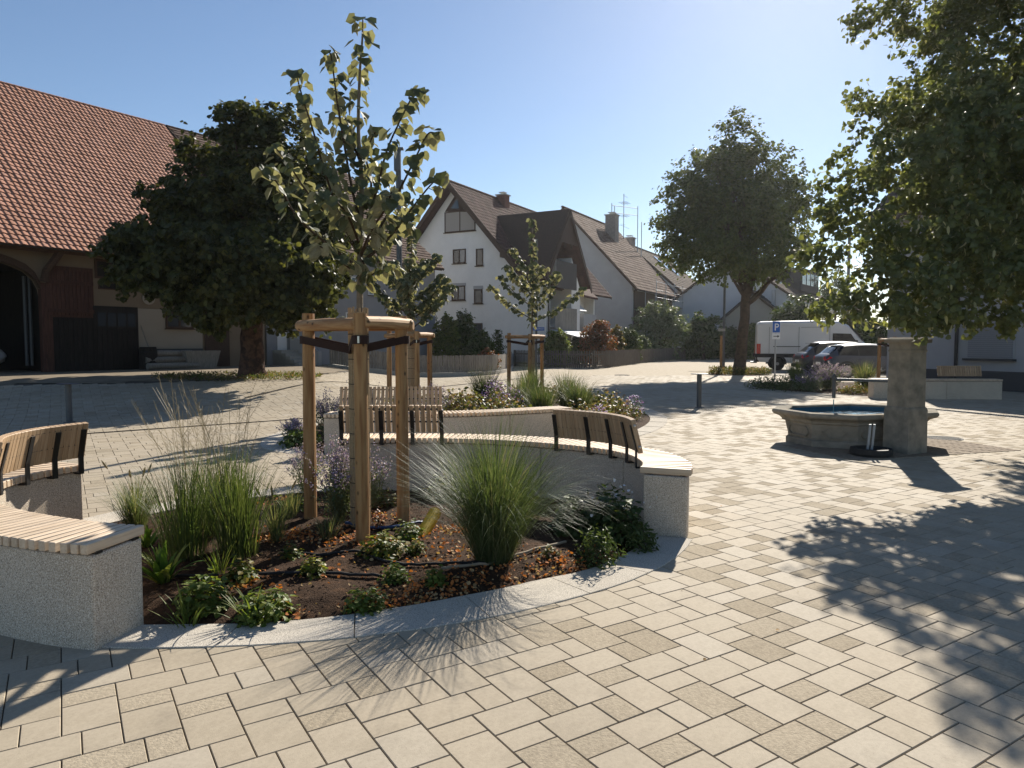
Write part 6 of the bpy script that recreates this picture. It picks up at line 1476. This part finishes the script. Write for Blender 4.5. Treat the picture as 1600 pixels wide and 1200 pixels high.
perovskia('second sage shrub with thin violet spikes behind the nearest trunk', g1(585, 800), .16, .55, 52, 24, .6)
perovskia('sparse violet sage at the open gap behind the left bench', g1(478, 768), .2, .5, 152, 26, .7)
for i, (px, py, r, h, n, lf, mk, lab) in enumerate((
    (490, 908, .085, .12, 150, .042, 'yellowgreen', 'small yellow green mound plant alone on the bare soil'),
    (455, 880, .07, .11, 90, .04, 'yellowgreen', 'small sprawling yellow green plant above the drip hose'),
    (412, 966, .15, .15, 330, .048, 'hedge', 'rounded green plant at the kerb with a small orange litter patch'),
    (318, 958, .15, .18, 300, .048, 'hedge', 'dark green leafy plant nearest the granite end block'),
    (572, 952, .12, .12, 240, .04, 'bright', 'green mound plant close to the front kerb'),
    (617, 916, .085, .11, 150, .04, 'hedge', 'small green and orange plant above the front kerb'),
    (680, 920, .075, .10, 130, .038, 'bright', 'small green plant left of the arching grass'),
    (598, 876, .16, .15, 360, .045, 'yellowgreen', 'wide yellow green plant at the foot of the front stake'),
    (640, 846, .11, .12, 190, .04, 'bright', 'green plant before the yellow drain pipe'),
    (378, 916, .10, .15, 140, .045, 'yellowgreen', 'loose yellow green plant between the grass and the hose'),
    (600, 796, .13, .16, 170, .05, 'olive', 'pale drying plant against the bench wall'),
    (690, 785, .16, .2, 230, .05, 'yellowgreen', 'yellow green plant behind the arching grass'),
    (650, 872, .07, .10, 90, .036, 'yellowgreen', 'tiny plant between the stakes and the arching grass'),
    (455, 800, .2, .12, 260, .05, 'bright', 'low spreading green plant at the back edge of the bed'),
    (590, 832, .06, .14, 70, .035, 'red', 'small dried orange plant behind the front stake'),
    (860, 880, .06, .07, 60, .035, 'olive', 'tiny dry plant right of the arching grass'))):
    mound(lab, g1(px, py), r, h, int(n * 1.7), lf * .7, LF[mk if mk != 'hedge' else 'bright'], 60 + i, T_LEAF, lump=.55)
mound('dense dark green shrub at the right end of the bed', g1(905, 838), .24, .30, 900, .045, LF['hedge'], 90, T_LEAF, stems=12)
mound('bushy dark green plant with small white flowers beside the right end block', g1(965, 846), .2, .34, 650, .045, LF['hedge'], 91, T_LEAF)
mound('low green plant with upright shoots at the right kerb', g1(934, 880), .16, .26, 520, .04, LF['hedge'], 92, T_NARROW, up=.3)
mound('ferny green plant hugging the right end block', g1(998, 858), .14, .22, 360, .05, LF['hedge'], 93, T_NARROW, up=.3)
t_ = mound('broad leaved plant rising against the shaded bench wall', g1(948, 822), .17, .34, 110, .085, LF['hedge'], 94, T_NARROW, up=.3)
rg = np.random.default_rng(4); w0 = np.array(g1(962, 838)); fl = w0 + rg.normal(size=(46, 3)) * np.array([.12, .08, .07]) + np.array([0, -.05, .24])
foliage('flowers', t_, [M['clad'], M['clad']], fl, .022, T_ROUND, .3, 0, kind='stuff')
ho = thing('hosta', 'hosta with long yellow edged leaves beside the granite end block', 'plant', g1(255, 925)); blades('leaves', ho, g1(256, 922), 46, .03, .23, .75, 1.1, .04, LF['hosta'], 95, 6)
ho = thing('hosta', 'small hosta half hidden under the left bench slats', 'plant', g1(232, 868)); blades('leaves', ho, g1(230, 866), 14, .02, .16, .8, 1.0, .035, LF['hosta'], 96, 6)
for i, (px, py, lab) in enumerate(((395, 972, 'weedy grass blades lying over the front kerb by the rounded plant'), (295, 975, 'weedy grass blades spilling on the kerb near the end block'), (345, 908, 'single broad weed shoot before the tall grass'))):
    grass(lab, g1(px, py), 26, .06, .2, .8, .9, .010, LF['bright'], 100 + i, cat='weed', name='weed')
def zs(x, y): return Z1(x, y)
def hose(label, pix, r, m, lift=.006, name='drip_hose', cat='hose', corr=False):
    pts = catmull([Vector((G(x, y).x, G(x, y).y, 0)) for x, y in pix], 8)
    for p in pts: p.z = zs(p.x, p.y) + r + lift
    o = MB().tube(pts, r, 8).build(name, m, None, smooth=True); return setp(o, label, cat)
M['hose_black'] = mat('black_hose', (.02, .018, .016), .6, .3); M['hose_pale'] = mat('dusty_hose', (.30, .24, .17), .8, .2); M['hose_blue'] = mat('blue_hose', (.03, .07, .17), .5, .4); M['pipe_yellow'] = mat('yellow_pipe', (.60, .42, .04), .55, .35)
hose('black drip hose crossing the front of the bed', [(272, 915), (340, 913), (420, 911), (480, 909), (540, 909), (600, 912)], .010, M['hose_black'])
hose('black drip hose running under the front stake', [(440, 872), (500, 878), (555, 874), (600, 890), (690, 893), (770, 892)], .010, M['hose_black'])
hose('dusty drip hose emerging right of the arching grass', [(690, 902), (770, 893), (830, 876), (884, 860)], .010, M['hose_pale'])
hose('pale thin cane lying behind the tall grass', [(226, 852), (260, 843), (290, 836)], .008, M['hose_pale'], name='cane', cat='stick')
hose('blue pipe lying behind the front stake', [(540, 828), (580, 834), (625, 834), (660, 826)], .012, M['hose_blue'], name='blue_pipe', cat='pipe')
y0, y1 = g1(655, 846), P(680, 797, 5.62); prof = []; L = (y1 - y0).length
for i in range(60): prof.append((.047 + (.004 if i % 2 else 0), L * i / 59))
prof += [(.038, L), (.038, L * .4)]
yp = thing('yellow_pipe', 'yellow ribbed drain pipe sticking out of the soil beside the right stake', 'pipe', y0); ax_ = (y1 - y0).normalized(); mwp = frame(y0 + Vector((0, 0, -.02)), ax_.orthogonal(), ax_)
MB().lathe(prof, (0, 0, 0), 18).build('ribbed_tube', M['pipe_yellow'], yp, mw=mwp)
# crumbs of soil and dry leaves
rg = np.random.default_rng(77); X = rg.uniform(-3.6, 1.2, 16000); Y = rg.uniform(3.6, 7.2, 16000); q = inside_np(soil1, X, Y) & (edge_dist(soil1, X, Y) > .04); X, Y = X[q][:5200], Y[q][:5200]
ico = np.array([(1, 0, 0), (-1, 0, 0), (0, 1, 0), (0, -1, 0), (0, 0, .8), (0, 0, -.8)], float); icf = np.array([(0, 2, 4), (2, 1, 4), (1, 3, 4), (3, 0, 4), (2, 0, 5), (1, 2, 5), (3, 1, 5), (0, 3, 5)])
sz = .004 + .012 * rg.random(len(X)) ** 4; pos = np.column_stack([X, Y, [Z1(x, y) for x, y in zip(X, Y)]])
V = pos[:, None, :] + sz[:, None, None] * (ico[None] * rg.uniform(.6, 1.3, (len(X), 6, 1)))
place('soil_crumbs', np_mesh('soil_crumbs', V.reshape(-1, 3), (icf[None] + (np.arange(len(X)) * 6)[:, None, None]).reshape(-1, 3), [M['clod']]), None, kind='stuff', label='loose crumbs of dark soil over the front bed')
zones = ((545, 852, .22, 150), (600, 955, .14, 130), (650, 945, .16, 170), (715, 925, .2, 150), (375, 925, .16, 70), (470, 845, .2, 120), (420, 850, .14, 70), (430, 965, .12, 60), (690, 840, .2, 90), (900, 890, .22, 150), (960, 872, .14, 110), (590, 815, .12, 60), (800, 905, .25, 90), (460, 790, .2, 90), (520, 900, .5, 70), (700, 870, .3, 80))
Lp = []
for px, py, r, n in zones:
    n = int(n * 2.2); c = G(px, py); Lp.append(np.column_stack([rg.normal(c.x, r * .8, n), rg.normal(c.y, r * .55, n)]))
Lp = np.concatenate(Lp); q = inside_np(soil1, Lp[:, 0], Lp[:, 1]); Lp = Lp[q]; pos = np.column_stack([Lp, [Z1(x, y) + .006 + .016 * rg.random() for x, y in Lp]])
V, Fc, li = scatter(T_LEAF, pos, rand_dir(len(pos)) * .7 + np.array([0, 0, .8]), rand_dir(len(pos)), rg.uniform(.010, .030, len(pos)))
place('dry_leaf_litter', np_mesh('litter', V, Fc, [M['litter'], M['litter'], M['litter2']], rg.integers(0, 3, len(pos))[li]), None, kind='stuff', label='orange dry leaves scattered over the soil of the front bed')

# fallen leaves on the paving
rg = np.random.default_rng(12); n = 60; X = rg.uniform(.5, 7, n); Y = rg.uniform(2.6, 11, n)
q = (~inside_np(soil1, X, Y)) & (edge_dist(soil1, X, Y) > .5); pos = np.column_stack([X, Y, np.full(n, .006)])[q]
V, Fc, li = scatter(T_LEAF, pos, rand_dir(len(pos)) * .35 + np.array([0, 0, 1.]), rand_dir(len(pos)), rg.uniform(.010, .022, len(pos)))
place('fallen_leaves', np_mesh('fallen', V, Fc, [M['litter2'], M['litter'], LF['olive'][1]], rg.integers(0, 3, len(pos))[li]), None, kind='stuff', label='few small dry leaves lying on the paving')
# --- second bed
def gz(x, y, z=.03): return Vector((x, y, z))
for i, (x, y, r, h, lab) in enumerate(((-2.95, 11.3, .38, .72, 'violet sage shrub left of the second bench backrest'), (-2.55, 12.0, .40, .85, 'taller violet sage behind the second bench backrest'), (-1.35, 12.1, .36, .80, 'violet sage right behind the middle of the second bench'), (-3.2, 10.45, .26, .36, 'low violet sage at the left tip of the second bed'))):
    perovskia(lab, gz(x, y), r, h, 110 + i, 60, .8, lf=.04)
perovskia('low violet sage at the open left end of the long bench', Vector((-2.15, 7.55, .0)), .22, .45, 118, 40, .8)
for i, (x, y, r, h, n, lf, mk, lab) in enumerate((
    (-3.05, 10.2, .3, .22, 260, .06, 'hedge', 'low green plant at the left tip of the second bed'), (-.85, 12.6, .55, .68, 1100, .055, 'olive', 'large olive brown bush right of the second bench backrest'), (-.2, 12.3, .5, .55, 900, .055, 'olive', 'second olive brown bush behind the second bench'),
    (-.6, 11.5, .45, .36, 500, .06, 'bright', 'bright green low plant right beside the second backrest'), (-.05, 11.3, .4, .42, 500, .055, 'hedge', 'dark green bushy plant at the middle of the second bench'),
    (1.35, 12.6, .45, .42, 700, .05, 'olive', 'olive dry flowered bush near the right end of the second bed'), (1.85, 13.3, .45, .40, 700, .05, 'olive', 'greyish olive bush at the right end of the second bed'), (2.15, 14.2, .4, .36, 500, .05, 'olive', 'last olive bush at the right tip of the second bed'), (.75, 12.0, .35, .34, 420, .05, 'bright', 'fresh green plant below the fine grasses'),
    (2.0, 12.55, .22, .14, 160, .05, 'red', 'rusty low plant at the right kerb of the second bed'))):
    mound(lab, gz(x, y), r, h, n, lf, LF[mk], 130 + i, T_LEAF, cat='shrub', name='bed_shrub', up=.4, lump=.5)
for i, (x, y, r, h, n, lab) in enumerate(((-.32, 13.4, .3, .78, 500, 'violet aster cushion before the third stake frame'), (1.45, 11.75, .2, .42, 240, 'violet aster tuft behind the curved right backrest'), (2.35, 13.6, .22, .46, 260, 'violet aster tuft at the far right tip of the second bed'), (.0, 12.9, .28, .62, 260, 'loose violet aster beside the olive bush'))):
    t = mound(lab, gz(x, y), r, h, n, .045, LF['hedge'], 150 + i, T_NARROW, cat='flowers', name='aster', up=.3)
    rg = np.random.default_rng(i); d = rg.normal(size=(n, 3)); d[:, 2] = np.abs(d[:, 2]) + .5; d = unit(d)[:n // 2]; foliage('flowers', t, LF['aster'], np.array((x, y, .03)) + d * np.array([r, r, h]) * rg.uniform(.85, 1.08, (len(d), 1)), .028, T_ROUND, .6, 0)
for i, (x, y, n, L, lab) in enumerate(((.55, 13.2, 600, .66, 'dense green fountain grass left of the pair before the third stakes'), (1.3, 13.9, 650, .68, 'dense green fountain grass right of the third stakes'), (.2, 14.6, 420, .75, 'fine grass behind the violet aster'), (1.2, 15.6, 420, .8, 'tall fine grass at the back of the second bed'), (-.6, 15.3, 420, .9, 'thin grass behind the olive bushes'), (.45, 16.8, 400, .9, 'thin grass at the foot of the third stakes'))):
    t = grass(lab, gz(x, y), n, .15, L, .35, 1.1, .008, LF['bluegrass'], 170 + i, wts=[.4, .35, .15, .1]); panicles(t, gz(x, y), 8, L * 1.2, .35, 190 + i, .1, .002)
for i, (x, y, r) in enumerate(((-1.5, 14.5, .5), (-2.3, 14.2, .45), (-1.6, 16.5, .6), (1.6, 17.2, .6), (-.3, 18.4, .7), (.9, 18.6, .6), (2.1, 15.6, .4))):
    mound(('low olive ground plant behind the second stake frame', 'low olive ground plant at the left back of the second bed', 'wide olive plant at the far left of the second bed', 'wide olive plant at the far right of the second bed', 'olive plant at the far tip of the second bed', 'olive plant behind the third stake frame', 'small olive plant by the right kerb of the second bed')[i], gz(x, y), r, .4, 420, .07, LF['olive'], 200 + i, T_LEAF, cat='shrub', name='bed_shrub', up=.4, lump=.5)
# --- planting strip by the cars
p = G(1300, 611); perovskia('pale violet sage shrub before the parked cars', gz(p.x, p.y + .3), .7, .85, 220, 100, 1.0, lf=.06)
p = G(1285, 612); perovskia('smaller grey sage left of the tall one before the cars', gz(p.x - .4, p.y), .5, .55, 221, 50, 1.0, lf=.06)
p = G(1350, 611); grass('dark green fountain grass before the slate hatchback', gz(p.x, p.y), 420, .18, .85, .45, 1.2, .012, LF['bluegrass'], 222)
for i, (px, py, r, h, mk, lab) in enumerate(((1190, 607, .5, .35, 'hedge', 'low dark green plant at the left tip of the strip by the cars'), (1215, 609, .6, .4, 'hedge', 'dark cushion plant under the parking sign'), (1240, 611, .6, .55, 'hedge', 'dark bushy plant right of the parking sign'), (1262, 612, .5, .45, 'grey', 'grey green plant left of the pale sage'), (1378, 618, .35, .3, 'yellowgreen', 'small yellow green plant at the right end of the strip'), (1335, 616, .5, .25, 'olive', 'low olive plant at the foot of the dark grass'))):
    p = G(px, py); mound(lab, gz(p.x, p.y), r, h, 520, .09, LF[mk], 230 + i, T_NARROW, cat='shrub', name='bed_shrub', up=.35, lump=.5)
p = G(1243, 606); grass('dark upright grass tuft beside the parking sign post', gz(p.x, p.y), 260, .12, .85, .3, .7, .014, LF['grass'], 240)
# --- ground cover round the street tree, rough grass round the chestnut
def cover(name, label, fn, n, leaf, mats, h, seed, wts=None):
    rg = np.random.default_rng(seed); pos = np.array([fn(rg) for _ in range(n)]); pos[:, 2] += h * rg.random(n) ** 1.5
    o = foliage(name, None, mats, pos, leaf, T_NARROW, .35, -.3, wts=wts, kind='stuff'); return setp(o, label)
def disc(c, rx, ry, r_in=.0):
    def f(rg):
        a = rg.uniform(0, 2 * pi); q = r_in + (1 - r_in) * sqrt(rg.random()); x, y = c.x + rx * q * cos(a), c.y + ry * q * sin(a); return (x, y, .02 + H(x, y))
    return f
cover('ground_cover', 'olive ground cover in the ring round the street tree', disc(T4, 1.42, 1.28, .12), 2600, .12, LF['olive'] + LF['hedge'][:1], .30, 250)
cover('rough_grass', 'thin dry grass round the chestnut trunk', disc(Vector((cb.x - .3, cb.y - .3, 0)), 2.3, 1.0, .18), 2600, .08, LF['olive'] + LF['bright'][:1], .10, 251)
# --- garden shrubs
def bush(px, ytop, ybot, hw_, D, mk, lab, leaf=.12, n=None, T=T_LEAF, seed=0, cat='shrub', name='garden_shrub', stem=False):
    a, b = P(px, ytop, D), P(px, ybot, D); r = hw_ * D / F; z0 = 0; h = a.z
    t = thing(name, lab, cat, (a.x, D, 0)); lobes = [(Vector((a.x, D, h * .5)), (r * .9, r * .8, h * .48)), (Vector((a.x - r * .45, D - r * .2, h * .38)), (r * .55, r * .6, h * .38)), (Vector((a.x + r * .45, D - r * .1, h * .42)), (r * .55, r * .6, h * .4)), (Vector((a.x + r * .1, D, h * .72)), (r * .5, r * .5, h * .28))]
    cl = np.concatenate([clusters([l], max(2, 60 / max(.3, 4 * l[1][0] * l[1][1] * l[1][2] ** .5)), seed + px + i) for i, l in enumerate(lobes)])
    pos = crown_leaves(cl, n or 30, .16 * max(.7, r), .8, seed + px); pos = pos[pos[:, 2] > .02]
    foliage('leaves', t, LF[mk], pos, leaf, T, .4, .2, unit(pos - cl.mean(0)))
    m = MB()
    for i in range(7): q = cl[RNG.integers(0, len(cl))]; m.tube([Vector((a.x, D, -.05)), Vector((a.x, D, .3 * h)).lerp(Vector(q), .4), Vector(q)], [.05, .035, .012], 5)
    m.build('stems', M['bark'], t)
for a in ((1027, 468, 552, 44, 61, 'grey', 'large round grey green shrub before the scaffolded house', .16, 46), (932, 500, 555, 31, 44.5, 'red', 'copper red bush behind the long picket fence'), (868, 514, 555, 24, 43.5, 'bright', 'light green round bush by the white house terrace'), (902, 520, 552, 18, 47, 'hedge', 'dark green bush left of the copper bush'), (962, 508, 553, 12, 47.5, 'olive', 'narrow olive conifer right of the copper bush'),
          (980, 514, 553, 22, 51, 'hedge', 'dark rounded bush in the middle of the long fence'), (1003, 524, 552, 15, 55, 'grey', 'small grey green bush before the large round shrub'), (722, 484, 560, 28, 39, 'hedge', 'tall dark hedge plant against the white gable'), (748, 520, 562, 24, 36.5, 'hedge', 'rounded green bush at the corner of the pale board fence'),
          (697, 492, 562, 22, 38, 'bright', 'sunlit green bush behind the second stake frame'), (660, 478, 562, 30, 40, 'hedge', 'dark bush between the young trees and the white house'), (618, 452, 560, 34, 42, 'hedge', 'tall dark bush behind the nearest stake frame', .14, 44), (570, 512, 562, 34, 44, 'hedge', 'dark hedge plant behind the grey board fence'), (535, 508, 565, 16, 47, 'bright', 'bright climbing plant by the row house wall'),
          (776, 514, 556, 12, 43, 'hedge', 'small sapling standing before the white gable', .1, 9), (1092, 514, 553, 24, 66, 'hedge', 'clipped dark hedge left of the slim street lamp', .16, 44), (1135, 513, 553, 30, 66, 'hedge', 'clipped dark hedge behind the street tree trunk', .16, 44), (1178, 505, 552, 17, 62, 'bright', 'weeping yellow green bush right of the street tree trunk', .16), (1110, 496, 545, 7, 64, 'hedge', 'dark columnar conifer beside the slim street lamp', .14), (1083, 503, 535, 13, 63, 'grey', 'pale flowering bush above the clipped hedge', .14),
          (1360, 498, 560, 36, 44, 'hedge', 'dark hedge behind the parked cars', .16, 44), (1338, 470, 540, 24, 47, 'olive', 'olive brown hedge shrub between van and shuttered house', .16, 36), (760, 545, 565, 18, 34.5, 'red', 'dry brownish flowers over the pale board fence', .09, 14)):
    bush(*a[:7], leaf=a[7] if len(a) > 7 else .11, n=a[8] if len(a) > 8 else None)
# low wall behind the hedge, barn yard clutter
a0, a1 = G(1072, 559), G(1190, 556); wt_ = thing('garden_wall', 'low grey stone wall below the clipped hedge', 'wall', a0); L = (a1 - a0).length; mwl = frame((a0.x, a0.y, 0), Vector((a1.x - a0.x, a1.y - a0.y, 0)))
M['wall_block'] = mat('grey_wall_block', (.14, .135, .125), .9, .2, noise=(4, .25))
for r in range(3):
    n = int(L / .9)
    for i in range(n): MB().box((L * (i + .5 + .25 * (r % 2)) / n, 0, .14 + .27 * r), (L / n - .02, .3 + random.uniform(-.03, .03), .255)).build('stone_block', M['wall_block'], wt_, mw=mwl)
def on_wall(px, d=.5): a = bn.onf(px, 560)[0]; return bn.p(a, d, 0)
q = on_wall(300, .7); t = thing('wooden_tub', 'wooden trough on the ground below the barn window', 'trough', q); mq = frame(q, bn.u)
MB().rings([[(-.55 - z * .25, -.25 - z * .1, z), (.55 + z * .25, -.25 - z * .1, z), (.55 + z * .25, .25 + z * .1, z), (-.55 - z * .25, .25 + z * .1, z)] for z in (0, .65)] + [[(-.66, -.27, .65), (.66, -.27, .65), (.66, .27, .65), (-.66, .27, .65)], [(-.5, -.2, .15), (.5, -.2, .15), (.5, .2, .15), (-.5, .2, .15)]]).build('tub', M['fence_wood'], t, mw=mq)
q = on_wall(255, .6); t = thing('log_pile', 'small pile of logs by the barn wall', 'log pile', q); mq = frame(q, bn.u)
for i, (y, z) in enumerate(((-.26, .12), (0, .12), (.26, .12), (-.13, .34), (.13, .34), (0, .56))): MB().tube([(-.95 + .05 * (i % 3), y, z), (.95 - .06 * (i % 2), y, z)], .115, 10, wob=.1).build('log', M['fence_wood'], t, mw=mq)
q = on_wall(224, .5); t = thing('barrel', 'dark round barrel beside the black barn gate', 'barrel', q)
MB().lathe([(.26, 0), (.31, .3), (.31, .5), (.27, .8), (.24, .8), (.24, .7), (.01, .7)], q, 18).build('staves', M['black_wood'], t)
for z in (.15, .6): MB().lathe([(.3, z), (.305, z + .05)], q, 18, cap=False).build('hoop', M['iron'], t)
q = on_wall(217, .5); t = thing('broom', 'broom leaning on the barn wall beside the gate', 'broom', q)
MB().tube([q + bn.u * .35 + Vector((0, 0, .3)), q - bn.v * .4 + Vector((0, 0, 2.0))], .018, 6).build('handle', M['fence_wood'], t)
m = MB()
for i in range(14): m.tube([q + bn.u * .35 + Vector((0, 0, .36)), q + bn.u * (.35 + .25 * (i / 13 - .5)) + bn.v * random.uniform(-.08, .08) + Vector((0, 0, .02))], .008, 4)
m.build('bristles', M['litter2'], t)

# ================================================================== ADDED HAZE
HAZE = bpy.data.materials.new('glare_haze'); HAZE.use_nodes = True; hn = HAZE.node_tree.nodes; hn.remove(hn['Principled BSDF'])  # added volume, imitates veiling lens glare towards the sun
pv = hn.new('ShaderNodeVolumePrincipled'); pv.inputs['Color'].default_value = (.95, .97, 1, 1); pv.inputs['Density'].default_value = .00022; pv.inputs['Anisotropy'].default_value = .68
HAZE.node_tree.links.new(pv.outputs[0], hn['Material Output'].inputs['Volume'])
hz_ = MB().box((0, 350, 9.0), (2200, 1100, 21.0)).build('haze', HAZE, kind='stuff', label='thin haze added over the whole square to imitate lens glare')
